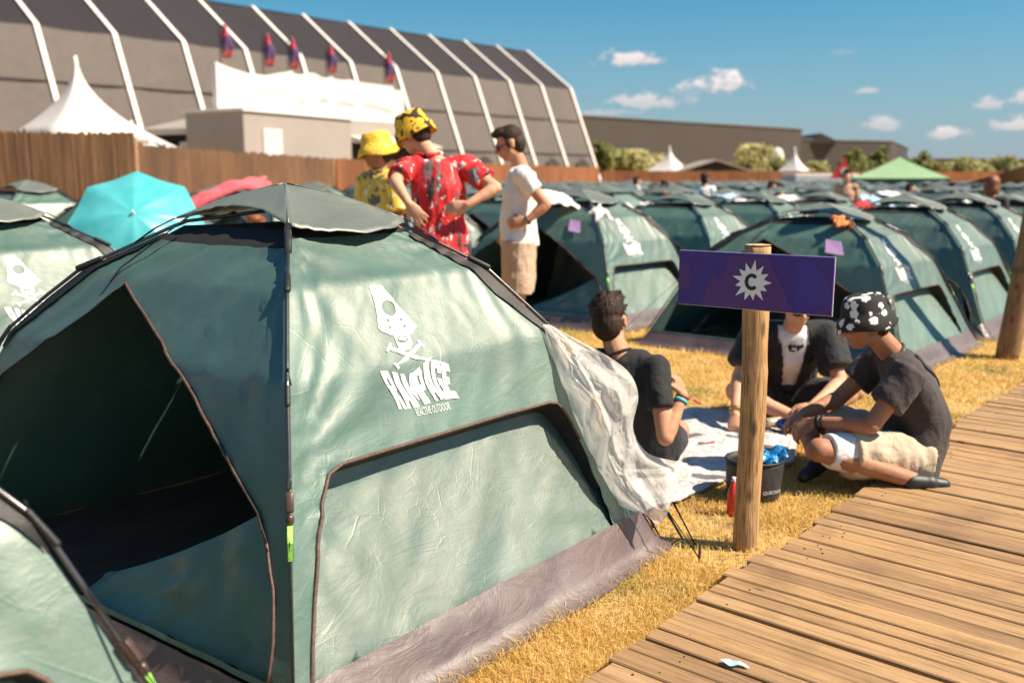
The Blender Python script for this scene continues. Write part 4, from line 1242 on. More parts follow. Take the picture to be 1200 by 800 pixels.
def drape(name, label, cat, c, size, m, seed, tilt=(0, 0, 0), hump=.06, group=None):
    bm = BM(); g = []; nx, ny = 22, 16
    for i in range(nx + 1):
        row = []
        for j in range(ny + 1):
            u, v = i / nx - .5, j / ny - .5
            z = -hump * (2 * u) ** 2 - hump * .8 * (2 * v) ** 2 + .05 * noise.noise(V((u * 4, v * 4, seed))) + .025 * noise.noise(V((u * 9, v * 12, seed + 2)))
            row.append(bm.verts.new((u * size[0] * (1 + .15 * noise.noise(V((v * 5, 1, seed)))), v * size[1] * (1 + .2 * noise.noise(V((u * 5, 3, seed)))), z)))
        g.append(row)
    for i in range(nx):
        for j in range(ny): bm.faces.new((g[i][j], g[i + 1][j], g[i + 1][j + 1], g[i][j + 1]))
    o = obj(name, bm, m); o.location = c; o.rotation_euler = tilt; tag(o, label, cat, group)
    s = o.modifiers.new('s', 'SOLIDIFY'); s.thickness = .008
    return o
M['pink'] = cloth('pink_towel', (.72, .12, .15), .12)
M['orange'] = cloth('orange_cloth', (.75, .26, .08), .1)
M['bluecloth'] = cloth('pale_blue_cloth', (.35, .50, .68), .1)
M['redcloth'] = cloth('red_cloth', (.60, .03, .03), .1)
drape('towel', 'pink towel draped over a tent roof left of the yellow hatted man', 'towel', at(265, 214, 13.6) + V((0, 0, -.03)), (1.15, .30), M['pink'], 3, (.5, -.30, .35), .10)
drape('cloth', 'white cloth lying on a tent top just right of the white T-shirt man', 'cloth', at(648, 226, 9.6), (.55, .35), M['tee_white'], 5, (.3, .1, .5))
drape('cloth', 'small orange cloth on the roof of the tent behind the purple sign', 'cloth', at(990, 257, 7.6), (.17, .13), M['orange'], 7, (.4, .2, .2), .03)
i = 0
for px, py, Y, sx, mm, nm in ((706, 244, 9.0, .22, 'tee_white', 'white'), (1052, 227, 15, .7, 'tee_white', 'white'), (1030, 232, 13, .5, 'bluecloth', 'pale blue'), (1014, 237, 12.5, .3, 'redcloth', 'red'), (1088, 240, 12, .45, 'tee_white', 'white'),
                              (880, 236, 16, .7, 'tee_white', 'white'), (862, 229, 17, .6, 'bluecloth', 'pale blue'), (905, 237, 14, .45, 'tee_white', 'white'), (930, 231, 18, .6, 'tee_white', 'white'), (1075, 229, 20, .5, 'tee_white', 'white'), (1105, 231, 19, .8, 'tee_white', 'white'), (760, 238, 14, .3, 'tee_white', 'white')):
    where = {706: 'behind the man in the white T-shirt', 1052: 'below the green gazebo', 1030: 'below the green gazebo', 1014: 'beside the bare chested man', 1088: 'in front of the green gazebo', 880: 'above the purple sign', 862: 'above the purple sign', 905: 'above the purple sign', 930: 'left of the bare chested man', 1075: 'under the green gazebo edge', 1105: 'right of the green gazebo', 760: 'left of the purple sign'}[px]
    dup_ = (px in (880, 905))
    drape('cloth', f'{nm} cloth spread on a tent roof {where}' if not dup_ else 'white cloth spread on a tent roof above the purple sign', 'cloth', at(px, py, Y), (sx, sx * .7), M[mm], px * .1, (.25, .1, .6), .05, 'clothes and towels drying on tents')
# ================================================================== PEOPLE
def hand(bm, wr, d, nrm, thumb, curl=.5, s=1.0, spread=.06):
    """palm, four jointed fingers and a thumb, grown into the same body"""
    d = V(d).normalized(); nrm = (V(nrm) - d * V(nrm).dot(d)).normalized(); side = d.cross(nrm).normalized() * thumb
    wr = V(wr)
    # palm as a loft
    rs = []
    for t, hw, th in ((-.012, .024, .019), (.02, .033, .016), (.055, .041, .014), (.085, .039, .012), (.092, .034, .009)):
        rs.append(ring(wr + d * t * s, side, nrm, hw * s, th * s, 14))
    loft(bm, rs)
    for k, (o, L) in enumerate(((.030, .070), (.010, .080), (-.010, .074), (-.029, .058))):
        p = wr + (d * .082 + side * o) * s; dd = (d + side * spread * (1.2 - k * .8)).normalized(); ang = 0
        cl = curl * (1 + .12 * k)
        for j, f in enumerate((.46, .30, .24)):
            ang = cl * (.6, .95, .7)[j]
            dd = (dd * math.cos(ang) + (-nrm) * math.sin(ang) + 0 * side)
            # rotate in the plane of finger and palm normal
            q = p + dd.normalized() * L * f * s
            capsule(bm, p, q, (.0095, .0088, .0080)[j] * s, (.0088, .0080, .0070)[j] * s, 10)
            p = q
            n2 = dd.normalized(); nrm_ = nrm
    p = wr + (d * .022 + side * .026) * s
    q = p + (d * .034 + side * .028 - nrm * .012) * s; r = q + (d * .030 + side * .006 - nrm * .012) * s
    capsule(bm, p, q, .014 * s, .0108 * s, 10); capsule(bm, q, r, .0105 * s, .0085 * s, 10)

def head(bm, c, f, up, s=1.0):
    f = V(f).normalized(); up = (V(up) - f * V(up).dot(f)).normalized(); r = f.cross(up)
    rot = Matrix((r, f, up)).transposed()
    P = lambda x, y, z: V(c) + (r * x + f * y + up * z) * s
    E_ = lambda x, y, z, a, b_, c_: sph(bm, P(x, y, z), (a * s, b_ * s, c_ * s), rot, 18)
    E_(0, -.012, .035, .076, .096, .088)          # cranium
    E_(0, .030, -.02, .062, .066, .080)           # face
    E_(0, .045, -.078, .040, .042, .036)          # chin, jaw
    E_(.035, .012, -.062, .030, .045, .034); E_(-.035, .012, -.062, .030, .045, .034)
    E_(0, .086, .018, .046, .016, .012)           # brow
    capsule(bm, P(0, .088, .008), P(0, .112, -.030), .009 * s, .0145 * s, 10)    # nose
    E_(.012, .098, -.034, .009, .010, .008); E_(-.012, .098, -.034, .009, .010, .008)
    E_(0, .088, -.058, .023, .010, .0065); E_(0, .087, -.069, .020, .010, .0065)  # lips
    for sx in (1, -1):
        E_(sx * .040, .072, -.018, .022, .018, .018)
        E_(sx * .080, -.008, -.012, .010, .022, .034)          # ears
        E_(sx * .083, -.014, .004, .007, .018, .018)
    return P, rot

def hair_cap(c, f, up, s=1.0, style='short', m=None, parent=None):
    bm = BM(); f = V(f).normalized(); up = (V(up) - f * V(up).dot(f)).normalized(); r = f.cross(up); rot = Matrix((r, f, up)).transposed()
    P = lambda x, y, z: V(c) + (r * x + f * y + up * z) * s
    E_ = lambda x, y, z, a, b_, c_: sph(bm, P(x, y, z), (a * s, b_ * s, c_ * s), rot, 18)
    E_(0, -.022, .050, .081, .095, .083)
    E_(0, -.052, -.012, .074, .064, .085)         # back of the head
    E_(0, .035, .096, .062, .062, .040)           # fringe lifted
    if style == 'messy':
        rd = random.Random(3)
        for i in range(26):
            a = rd.uniform(0, 2 * math.pi); h = rd.uniform(.1, 1)
            x, y = math.cos(a) * .070 * math.sqrt(1 - h * h * .8), math.sin(a) * .084 * math.sqrt(1 - h * h * .8) - .015
            p = P(x, y, .05 + .075 * h); d = V((rd.uniform(-1, 1), rd.uniform(-.4, 1), rd.uniform(.1, .8)))
            capsule(bm, p, p + (r * d.x + f * d.y + up * d.z) * .024 * s, .020 * s, .010 * s, 7)
    if style == 'under':                          # only what shows below a hat
        pass
    for sx in (1, -1): E_(sx * .073, .012, .0, .012, .020, .034)     # sideburns
    me = remesh(bm, .005, 8)
    for i, v in enumerate(me.vertices):
        q = V(v.co - V(c)); a = math.atan2(q.dot(f), q.dot(r))
        v.co += v.normal * (noise.noise(V((a * 9, q.dot(up) * 22, 1))) * .0015 + noise.noise(v.co * 150) * .001)
    me.update()
    o = obj('hair', me, m or M['hair'], parent)
    # loose strands lying on the scalp, combed up and forward
    b = BM(); b.from_mesh(me); b.faces.ensure_lookup_table(); rd = random.Random(5); nf = len(b.faces)
    K = dict(messy=6500, short=3200, under=900)[style]
    base = [(fa.calc_center_median(), fa.normal.copy()) for fa in (b.faces[rd.randrange(nf)] for _ in range(K))]
    for c_, n_ in base:
        q = c_ - V(c); z = q.dot(up)
        if z < -.07 * s: continue
        comb = (f * (.7 if z > .06 else .0) + up * (.2 if z > .06 else -.75) + r * (.25 * q.dot(r) / .08))
        d = (comb - n_ * comb.dot(n_)) + n_ * rd.uniform(.05, .55) * (1 if z > .03 else .35) + V((rd.gauss(0, .16), rd.gauss(0, .16), rd.gauss(0, .16)))
        d.normalize(); L_ = rd.uniform(.012, .026) * (1.0 if z > .03 else .5) * (1 if style != 'short' else .8); w = d.cross(n_).normalized() * .0010
        p1 = c_ - n_ * .003; p2 = p1 + d * L_ * .55; p3 = p1 + d * L_ - n_ * L_ * .15
        v = [b.verts.new(x) for x in (p1 - w, p1 + w, p2 + w * .8, p2 - w * .8, p3)]
        b.faces.new((v[0], v[1], v[2], v[3])); b.faces.new((v[3], v[2], v[4]))
    b.to_mesh(me); b.free(); me.polygons.foreach_set('use_smooth', [True] * len(me.polygons)); me.update()
    return o

def bucket_hat(c, f, up, m, parent, s=1.0, brim=.135, flare=.045):
    f = V(f).normalized(); up = (V(up) - f * V(up).dot(f)).normalized(); r = f.cross(up); n = 40
    P = lambda x, y, z: V(c) + (r * x + f * y + up * z) * s
    bm = BM(); rs = []
    prof_ = [(.0, .136), (.055, .136), (.080, .130), (.092, .11), (.101, .065), (.106, .048), (.122, .030), (brim, .048 - flare - .012), (brim - .002, .048 - flare - .017), (.118, .024), (.100, .040), (.088, .10), (.0, .12)]
    L = []
    for R_, z in prof_:
        L.append([P(math.cos(a) * R_ * .90, math.sin(a) * R_ * 1.08 - .008, z + (.008 * math.sin(a * 3 + 1) * (R_ / .13) ** 3) + .004 * noise.noise(V((math.cos(a) * 3, math.sin(a) * 3, z * 20)))) for a in [2 * math.pi * k / n for k in range(n)]] if R_ > 0 else None)
    top = L[0]; rr = [x for x in L if x]
    loft(bm, rr, cap=True)
    me_o = obj('bucket_hat', bm, m, parent)
    wrinkle(me_o.data, .004, 22, seed=2)
    return me_o

def sunglasses(c, f, up, parent, s=1.0):
    f = V(f).normalized(); up = (V(up) - f * V(up).dot(f)).normalized(); r = f.cross(up); rot = Matrix((r, f, up)).transposed()
    P = lambda x, y, z: V(c) + (r * x + f * y + up * z) * s
    bm = BM()
    for sx in (1, -1):
        sph(bm, P(sx * .034, .098, -.006), (.030 * s, .006 * s, .022 * s), rot, 16)
        tube(bm, [P(sx * .060, .094, .004), P(sx * .078, .06, .004), P(sx * .084, -.01, .004)], .0035 * s, 6)
    tube(bm, [P(-.01, .103, .0), P(.01, .103, .0)], .003 * s, 6)
    return obj('sunglasses', bm, M['lens'], parent)

def body(J, skin_m, parent, voxel=.0075, hands=('L', 'R'), feet=True, hk={}):
    """J: joints. one continuous figure"""
    bm = BM(); g = J.get
    rt = V(J.get('right', (1, 0, 0))).normalized()
    # torso: pelvis - waist - chest - shoulders
    sp = [V(J['pelvis']), V(J['waist']), V(J['chest']), V(J['shoulder_c'])]
    rads = [(.155, .115), (.138, .098), (.160, .108), (.125, .070)]
    rs = []
    hr = V(J.get('hipright', rt)).normalized()
    for i, p in enumerate(sp):
        d = (sp[min(i + 1, 3)] - sp[max(i - 1, 0)]).normalized(); u = hr.lerp(rt, i / 3); u = (u - d * u.dot(d)).normalized(); v = d.cross(u)
        rs.append(ring(p, u, v, rads[i][0], rads[i][1], 20))
    d0 = (sp[0] - sp[1]).normalized(); rs.insert(0, [p + d0 * .08 + (sp[0] - p) * .35 for p in rs[0]])
    loft(bm, rs)
    capsule(bm, sp[3] - (V(J['neck']) - sp[3]) * .2, J['neck'], .062, .056); capsule(bm, J['neck'], V(J['head']) + (V(J['head']) - V(J['neck'])) * -.1, .055, .055)
    head(bm, J['head'], J['face'], J.get('headup', V(J['head']) - V(J['neck'])), J.get('hs', 1.0))
    for s in 'LR':
        sh, el, wr = V(J['sh' + s]), V(J['el' + s]), V(J['wr' + s])
        capsule(bm, sp[3].lerp(sp[2], .25), sh, .062, .058); sph(bm, sh, .060)
        capsule(bm, sh, el, .050, .040); capsule(bm, sh.lerp(el, .3), sh.lerp(el, .6), .050, .045)
        capsule(bm, el, wr, .040, .026); capsule(bm, el.lerp(wr, .15), el.lerp(wr, .45), .042, .036)
        h = hk.get(s, {})
        hand(bm, wr, J['hd' + s], J['hn' + s], h.get('thumb', 1 if s == 'L' else -1), h.get('curl', .5), h.get('s', 1.0), h.get('spread', .06))
        hp, kn, an = V(J['hip' + s]), V(J['kn' + s]), V(J['an' + s])
        capsule(bm, hp, kn, .082, .055); capsule(bm, kn, an, .052, .038); capsule(bm, kn.lerp(an, .15), kn.lerp(an, .45), .055, .050)
        sph(bm, kn, .057)
        if feet:
            toe = V(J['toe' + s]); capsule(bm, an + (an - toe).normalized() * .035 - V((0, 0, .02)) * 0, toe, .036, .026)
    me = remesh(bm, voxel, 5, .5)
    return obj('body', me, skin_m, parent)

def tee(J, m, parent, name='t_shirt', sleeve=.62, loose=1.0, hem=.10, wr_amp=.010, open_=False, seed=1, sl_r=(.074, .070)):
    bm = BM(); rt = V(J.get('right', (1, 0, 0))).normalized(); hr = V(J.get('hipright', rt)).normalized()
    sp = [V(J['pelvis']), V(J['waist']), V(J['chest']), V(J['shoulder_c'])]
    rads = [(.172 * loose, .135 * loose), (.160 * loose, .122 * loose), (.178, .126), (.142, .088)]
    rs = []
    for i, p in enumerate(sp):
        d = (sp[min(i + 1, 3)] - sp[max(i - 1, 0)]).normalized(); u = hr.lerp(rt, i / 3); u = (u - d * u.dot(d)).normalized(); v = d.cross(u)
        rs.append(ring(p, u, v, rads[i][0], rads[i][1], 22))
    d0 = (sp[0] - sp[1]).normalized(); rs.insert(0, [p + d0 * hem for p in rs[0]])
    top = sp[3] + (V(J['neck']) - sp[3]) * .42
    rs.append([top + (p - sp[3]) * .50 for p in rs[-1]])
    loft(bm, rs)
    for s in 'LR':
        sh, el = V(J['sh' + s]), V(J['el' + s]); q = sh.lerp(el, sleeve)
        capsule(bm, sp[3].lerp(sp[2], .2), sh, .076, .070); sph(bm, sh, .0715)
        frustum(bm, sh - (el - sh).normalized() * .02, q, sl_r[0], sl_r[1])
    me = remesh(bm, .009, 4)
    wrinkle(me, wr_amp, 7, (1, 1, .6), seed); wrinkle(me, wr_amp * .5, 18, (1, 1, .5), seed + 1)
    return obj(name, me, m, parent)

def shorts(J, m, parent, length=.95, name='shorts', r0=.105, r1=.088, seed=2, amp=.010):
    bm = BM(); rt = V(J.get('hipright', J.get('right', (1, 0, 0)))).normalized()
    p0, p1 = V(J['pelvis']), V(J['waist']); d = (p1 - p0).normalized(); u = (rt - d * rt.dot(d)).normalized(); v = d.cross(u)
    loft(bm, [ring(p0 - d * .10, u, v, .13, .10, 20), ring(p0 - d * .04, u, v, .172, .132, 20), ring(p0 + d * .05, u, v, .168, .128, 20), ring(p0 + d * .12, u, v, .155, .115, 20)])
    for s in 'LR':
        hp, kn = V(J['hip' + s]), V(J['kn' + s]); frustum(bm, hp - (kn - hp).normalized() * .04, hp.lerp(kn, length), r0, r1)
    me = remesh(bm, .009, 3)
    wrinkle(me, amp, 8, (1, 1, .6), seed); wrinkle(me, amp * .5, 20, (1, 1, .6), seed + 1)
    return obj(name, me, m, parent)

def shoe(J, s, m, parent):
    bm = BM(); an, toe = V(J['an' + s]), V(J['toe' + s]); d = (toe - an).normalized()
    capsule(bm, an - d * .045, an + d * .02, .043, .042); capsule(bm, an, toe, .043, .031); sph(bm, an.lerp(toe, .35), .044)
    return obj('shoe', remesh(bm, .007, 3), m, parent)

def collar(J, m, parent, t=.36, r=.066, th=.006):
    a, b = V(J['shoulder_c']), V(J['neck']); p = a.lerp(b, t); u, v, _ = frame_of(b - a); bm = BM()
    tube(bm, [p + u * (math.cos(x) * r) + v * (math.sin(x) * r) for x in lin(0, 2 * math.pi, 28)], th, 8)
    return obj('collar', bm, m, parent)

def band(a, b, t, r, m, parent, name='wristband', w=.008):
    a, b = V(a), V(b); p = a.lerp(b, t); d = (b - a).normalized(); bm = BM()
    u, v, _ = frame_of(d)
    n = 24; L = []
    for rr, o in ((r, -w), (r + .003, -w), (r + .003, w), (r, w)):
        L.append(ring(p + d * o, u, v, rr, rr, n))
    loft(bm, L + [L[0]], cap=False)
    return obj(name, bm, m, parent)

def rel(J, o):
    """joints given relative to the figure's own empty"""
    return J

def stand(b, face, right, H_=1.8, lean=V((0, 0, 0))):
    """default upright joints at base b (local), to be overridden"""
    k = H_ / 1.8; f = V(face).normalized(); r = V(right).normalized(); up = V((0, 0, 1)); b = V(b)
    P = lambda x, y, z: b + r * x * k + f * y * k + up * z * k + lean * (max(0, z - .9) / .9)
    J = dict(right=r, pelvis=P(0, 0, .97), waist=P(0, .01, 1.12), chest=P(0, .0, 1.30), shoulder_c=P(0, -.01, 1.46), neck=P(0, .0, 1.54), head=P(0, .025, 1.675), face=f, headup=up)
    for s, q in (('R', 1), ('L', -1)):
        J['sh' + s] = P(q * .185, -.01, 1.45); J['el' + s] = P(q * .24, -.04, 1.16); J['wr' + s] = P(q * .23, .04, .92); J['hd' + s] = V((0, 0, -1)) + f * .2; J['hn' + s] = r * q
        J['hip' + s] = P(q * .09, 0, .93); J['kn' + s] = P(q * .10, .02, .50); J['an' + s] = P(q * .10, 0, .085); J['toe' + s] = P(q * .12, .17, .035)
    return J

# ---- man in white T-shirt, profile to the left, hand on hip
b0 = V((.055, 6.95, 0))
pw = thing('person', 'standing man in white T-shirt and beige shorts, one hand on his hip', 'person', b0)
J = stand((0, 0, 0), (-1, -.05, 0), (.10, .99, 0), 1.80)
J.update(right=V((.42, .90, 0)), chest=V((.015, 0, 1.30)), shoulder_c=V((.02, 0, 1.46)), neck=V((-.01, 0, 1.55)), head=V((-.075, -.01, 1.665)), face=V((-1, -.12, -.38)), headup=V((-.35, 0, 1)),
         shL=V((.02, -.18, 1.44)), elL=V((.185, -.20, 1.235)), wrL=V((.045, -.215, 1.115)), hdL=V((-1, .12, -.12)), hnL=V((0, -1, .1)),
         shR=V((.03, .18, 1.44)), elR=V((.10, .26, 1.18)), wrR=V((-.06, .22, 1.02)), hdR=V((-.7, -.2, -.6)), hnR=V((0, 1, 0)))
body(J, M['skin_tan'], pw, hk={'L': dict(curl=.55, thumb=1), 'R': dict(curl=.5)})
hair_cap(J['head'], J['face'], J['headup'], 1.0, 'short', None, pw); sunglasses(J['head'], J['face'], J['headup'], pw)
tee(J, M['tee_white'], pw, sleeve=.55, hem=.045, seed=3, loose=1.04)
shorts(J, M['tan'], pw, .80, r0=.128, r1=.118, seed=4)
for s in 'LR': shoe(J, s, M['tee_white'], pw)
band(J['elL'], J['wrL'], .93, .031, M['black'], pw, 'watch')

# ---- man in red floral shirt, back to us, hands on hips, sunflower bucket hat
b0 = V((-.47, 6.15, 0))
pr_ = thing('person', 'man in red floral shirt and sunflower bucket hat seen from behind, hands on hips', 'person', b0)
J = stand((0, 0, 0), (-.30, .95, 0), (.95, .30, 0), 1.87)
J.update(right=V((.97, .22, 0)), chest=V((.0, .0, 1.34)), shoulder_c=V((-.02, .02, 1.52)), neck=V((-.085, .05, 1.605)), head=V((-.165, .085, 1.70)), face=V((-.80, .45, -.42)), headup=V((-.25, .12, 1)),
         shL=V((-.215, -.02, 1.49)), elL=V((-.265, -.17, 1.40)), wrL=V((-.175, -.235, 1.265)), hdL=V((.62, .02, -.75)), hnL=V((-.1, -1, .1)),
         shR=V((.175, .05, 1.49)), elR=V((.365, -.08, 1.36)), wrR=V((.185, -.16, 1.255)), hdR=V((-1, .05, -.15)), hnR=V((0, -1, .2)))
body(J, M['skin_mid'], pr_, hk={'L': dict(curl=.25, spread=.14, s=1.08), 'R': dict(curl=.4)})
hair_cap(J['head'], J['face'], J['headup'], .98, 'under', None, pr_)
bucket_hat(J['head'], J['face'], J['headup'], M['hat_sunflower'], pr_, 1.06, .128, .055)
tee(J, M['hawaii_red'], pr_, 'shirt', .68, 1.10, .17, .014, seed=6, sl_r=(.078, .082))
bm = BM(); nk = J['neck'] * .72 + J['shoulder_c'] * .28
tube(bm, [nk + V((math.cos(a) * .078, math.sin(a) * .070, .012 * math.sin(a))) for a in lin(.3, 2 * math.pi + .0, 24)], .017, 8, ry=.012); obj('collar', bm, M['hawaii_red'], pr_)
shorts(J, M['denim'], pr_, .85, r0=.115, r1=.105, seed=8)
for s in 'LR': shoe(J, s, M['shoe'], pr_)

# ---- man in yellow shirt and hat
b0 = V((-.96, 6.95, 0))
py_ = thing('person', 'man in yellow floral shirt and yellow bucket hat behind the front tent', 'person', b0)
J = stand((0, 0, 0), (-.9, -.35, 0), (-.35, .9, 0), 1.76)
J.update(right=V((-.55, .8, 0)) * 1, chest=V((0, 0, 1.27)), head=V((-.02, -.01, 1.61)), neck=V((.0, 0, 1.49)), face=V((-1, -.45, -.18)), headup=V((-.1, 0, 1)))
J.update(shL=V((.09, -.15, 1.40)), elL=V((.15, -.20, 1.12)), wrL=V((.07, -.24, .90)), hdL=V((-.4, -.1, -1)), hnL=V((.6, -.6, 0)), shR=V((-.12, .15, 1.40)), elR=V((-.15, .2, 1.12)), wrR=V((-.2, .12, .92)))
body(J, M['skin_brown'], py_, voxel=.009)
hair_cap(J['head'], J['face'], J['headup'], .98, 'under', None, py_); sunglasses(J['head'], J['face'], J['headup'], py_)
bucket_hat(J['head'], J['face'], J['headup'], M['hat_yellow'], py_, 1.05, .140, .055)
tee(J, M['hawaii_yellow'], py_, 'shirt', .78, 1.12, .14, .013, seed=9, sl_r=(.085, .095))
bm = BM(); nk = J['neck'] * .7 + J['shoulder_c'] * .3
tube(bm, [nk + V((math.cos(a) * .075, math.sin(a) * .068, 0)) for a in lin(-2.4, 3.2, 20)], .016, 8, ry=.012); obj('collar', bm, M['hawaii_yellow'], py_)
shorts(J, M['hawaii_yellow'], py_, .9, seed=3)
for s in 'LR': shoe(J, s, M['shoe'], py_)

# ---- seated man, back to us, black T-shirt
b0 = V((.58, 4.50, 0))
pb = thing('person', 'seated man in black T-shirt seen from behind, teal band on his wrist', 'person', b0)
rt = V((.93, -.36, 0))
J = dict(right=rt, hipright=rt, pelvis=V((.09, .02, .145)), waist=V((.075, -.01, .27)), chest=V((.0, -.05, .42)), shoulder_c=V((-.055, -.04, .555)), neck=V((-.085, -.01, .635)), head=V((-.105, .03, .735)), face=V((.36, .93, -.12)), headup=V((-.12, .1, 1)),
         shR=V((.105, -.13, .530)), elR=V((.130, -.295, .240)), wrR=V((.225, -.19, .415)), hdR=V((-.30, .30, .85)), hnR=V((.75, -.5, .3)),
         shL=V((-.22, .02, .535)), elL=V((-.28, .02, .28)), wrL=V((-.12, .22, .21)), hdL=V((.7, .6, -.2)), hnL=V((0, 0, 1)),
         hipR=V((.19, .03, .12)), knR=V((.275, .16, .145)), anR=V((.10, .50, .06)), toeR=V((-.02, .60, .05)),
         hipL=V((.0, .10, .12)), knL=V((-.05, .52, .17)), anL=V((.20, .52, .06)), toeL=V((.32, .50, .05)))
body(J, M['skin_tan'], pb, .0065, hk={'R': dict(curl=.95, thumb=-1), 'L': dict(curl=.4)})
hair_cap(J['head'], J['face'], J['headup'], 1.03, 'messy', None, pb)
tee(J, M['tee_black'], pb, sleeve=.60, hem=.075, seed=12, wr_amp=.011, loose=1.04)
collar(J, M['tee_black'], pb)
shorts(J, M['denim'], pb, .50, seed=5, r0=.10, r1=.092)
band(J['elR'], J['wrR'], .86, .030, M['teal'], pb, 'wristband', .008)
band(J['elR'], J['wrR'], .95, .029, M['redcord'], pb, 'wristband', .005)
bm = BM(); q = J['elR'].lerp(J['wrR'], .93); tube(bm, [q + V((.028, -.012, 0)), q + V((.055, -.02, -.004)), q + V((.085, -.02, -.022))], .006, 6); obj('band_tail', bm, M['redcord'], pb)

# ---- seated man facing us behind the sign
b0 = V((1.63, 5.40, 0))
pf = thing('person', 'seated man in open black shirt over white T-shirt, face half hidden by sign', 'person', b0)
rt = V((-1, .04, 0))                                    # his own right is on our left
J = dict(right=rt, pelvis=V((.03, .24, .14)), waist=V((.03, .19, .27)), chest=V((.01, .08, .42)), shoulder_c=V((.0, .02, .545)), neck=V((.0, -.05, .605)), head=V((-.005, -.11, .712)), face=V((.06, -.96, -.28)), headup=V((0, -.25, 1)),
         shR=V((-.195, .03, .525)), elR=V((-.315, -.06, .285)), wrR=V((-.375, -.26, .115)), hdR=V((-.15, -.55, -.62)), hnR=V((-.35, -.55, .55)),
         shL=V((.20, .02, .525)), elL=V((.245, -.16, .275)), wrL=V((.02, -.38, .19)), hdL=V((-.85, -.35, -.22)), hnL=V((0, -.4, 1)),
         hipR=V((-.08, .20, .12)), knR=V((-.33, -.06, .20)), anR=V((.0, -.28, .075)), toeR=V((.14, -.30, .06)),
         hipL=V((.13, .20, .12)), knL=V((.36, -.10, .21)), anL=V((.05, -.20, .07)), toeL=V((-.08, -.24, .06)))
body(J, M['skin_mid'], pf, .007, hk={'R': dict(curl=1.0, thumb=-1), 'L': dict(curl=.5)})
hair_cap(J['head'], J['face'], J['headup'], 1.0, 'short', None, pf)
sunglasses(J['head'], J['face'], J['headup'], pf)
M['tee_print'] = cloth('white_printed_cotton', (.70, .68, .68), .05)
tee(J, M['tee_print'], pf, sleeve=.3, hem=.04, seed=14, wr_amp=.006, loose=.95)
# open overshirt: back, sides, sleeves; the front is cut open
bm = BM(); sp = [J['pelvis'], J['waist'], J['chest'], J['shoulder_c']]
def ovs():
    me = None
    o_ = tee(J, M['tee_black'], pf, 'overshirt', .74, 1.10, .07, .010, seed=15, sl_r=(.085, .088))
    b = BM(); b.from_mesh(o_.data)
    for v in b.verts: v.co += v.normal * .012
    kill = []
    for v in b.verts:
        c = v.co; t = max(0, min(1, (c.z - .10) / .50)); ax = sp[0].lerp(sp[3], t)
        half = .030 + .055 * t ** 1.2
        if c.z > .48: half = .085
        front = (c - ax).y < -.045 - 0 * t
        if front and abs(c.x - (ax.x - .005)) < half and c.z > .16: kill.append(v)
    bmesh.ops.delete(b, geom=kill, context='VERTS')
    b.to_mesh(o_.data); b.free(); o_.data.update()
    s_ = o_.modifiers.new('s', 'SOLIDIFY'); s_.thickness = .006; s_.offset = -1
ovs()
# print on the white T-shirt: small dark lettering-like marks and blot
def chest_pt(x, z, off=.012):
    t = (z - .27) / (.545 - .27); ax = J['waist'].lerp(J['shoulder_c'], t); return V((ax.x + x, ax.y - .125 + .05 * max(0, t - .55) - off + x * x * 1.2, z))
bm = BM()
for (x, z, a, b_) in ((-.03, .455, .012, .022), (-.005, .462, .016, .008), (.018, .45, .010, .020), (.038, .462, .012, .012), (-.015, .432, .018, .008), (.03, .428, .014, .007)):
    vs = [bm.verts.new(chest_pt(x + math.cos(t) * a * (1 + .25 * math.sin(t * 3)), z + math.sin(t) * b_)) for t in lin(0, 2 * math.pi, 14)[:-1]]
    bm.faces.new(vs)
obj('shirt_print', bm, M['tee_black'], pf, smooth=False)
shorts(J, M['denim'], pf, .70, seed=7)
band(J['elR'], J['wrR'], .90, .031, M['gold'], pf, 'watch', .009)
bm = BM(); box(bm, J['elR'].lerp(J['wrR'], .90) + V((.0, -.028, .012)), (.030, .010, .030), bev=.004); obj('watch_face', bm, M['gold'], pf)

# ---- seated man on the right in patterned bucket hat, profile to the left
b0 = V((1.82, 4.33, 0))
ph = thing('person', 'seated man in black and white bucket hat and faded black T-shirt', 'person', b0)
rt = V((.12, .99, 0))
J = dict(right=rt, hipright=rt, pelvis=V((.085, .0, .165)), waist=V((.115, .0, .30)), chest=V((.055, .0, .455)), shoulder_c=V((-.015, .0, .585)), neck=V((-.085, .0, .665)), head=V((-.175, -.005, .755)), face=V((-.97, -.10, -.20)), headup=V((-.28, .02, 1)),
         shL=V((-.035, -.195, .555)), elL=V((-.205, -.235, .325)), wrL=V((-.405, -.075, .300)), hdL=V((-.75, .35, -.55)), hnL=V((-.45, -.45, .75)),
         shR=V((-.005, .19, .555)), elR=V((-.20, .21, .345)), wrR=V((-.40, .10, .300)), hdR=V((-.8, -.15, -.40)), hnR=V((-.2, .2, 1)),
         hipL=V((.06, -.10, .14)), knL=V((-.425, -.215, .205)), anL=V((.02, -.27, .07)), toeL=V((.125, -.27, .06)),
         hipR=V((.06, .10, .14)), knR=V((-.33, .33, .22)), anR=V((-.36, -.02, .075)), toeR=V((-.46, -.12, .05)))
body(J, M['skin_brown'], ph, .0065, hk={'L': dict(curl=.75, s=1.05), 'R': dict(curl=.6)})
hair_cap(J['head'], J['face'], J['headup'], .97, 'under', None, ph); sunglasses(J['head'], J['face'], J['headup'], ph)
bucket_hat(J['head'], J['face'], J['headup'], M['hat_blotch'], ph, .99, .138, .050)
ph_tee = tee(J, M['tee_faded'], ph, sleeve=.62, hem=.135, seed=18, wr_amp=.010, loose=1.12, sl_r=(.082, .084))
collar(J, M['tee_faded'], ph)
sh_ = shorts(J, M['sand'], ph, .72, seed=9, r0=.11, r1=.118, amp=.014)
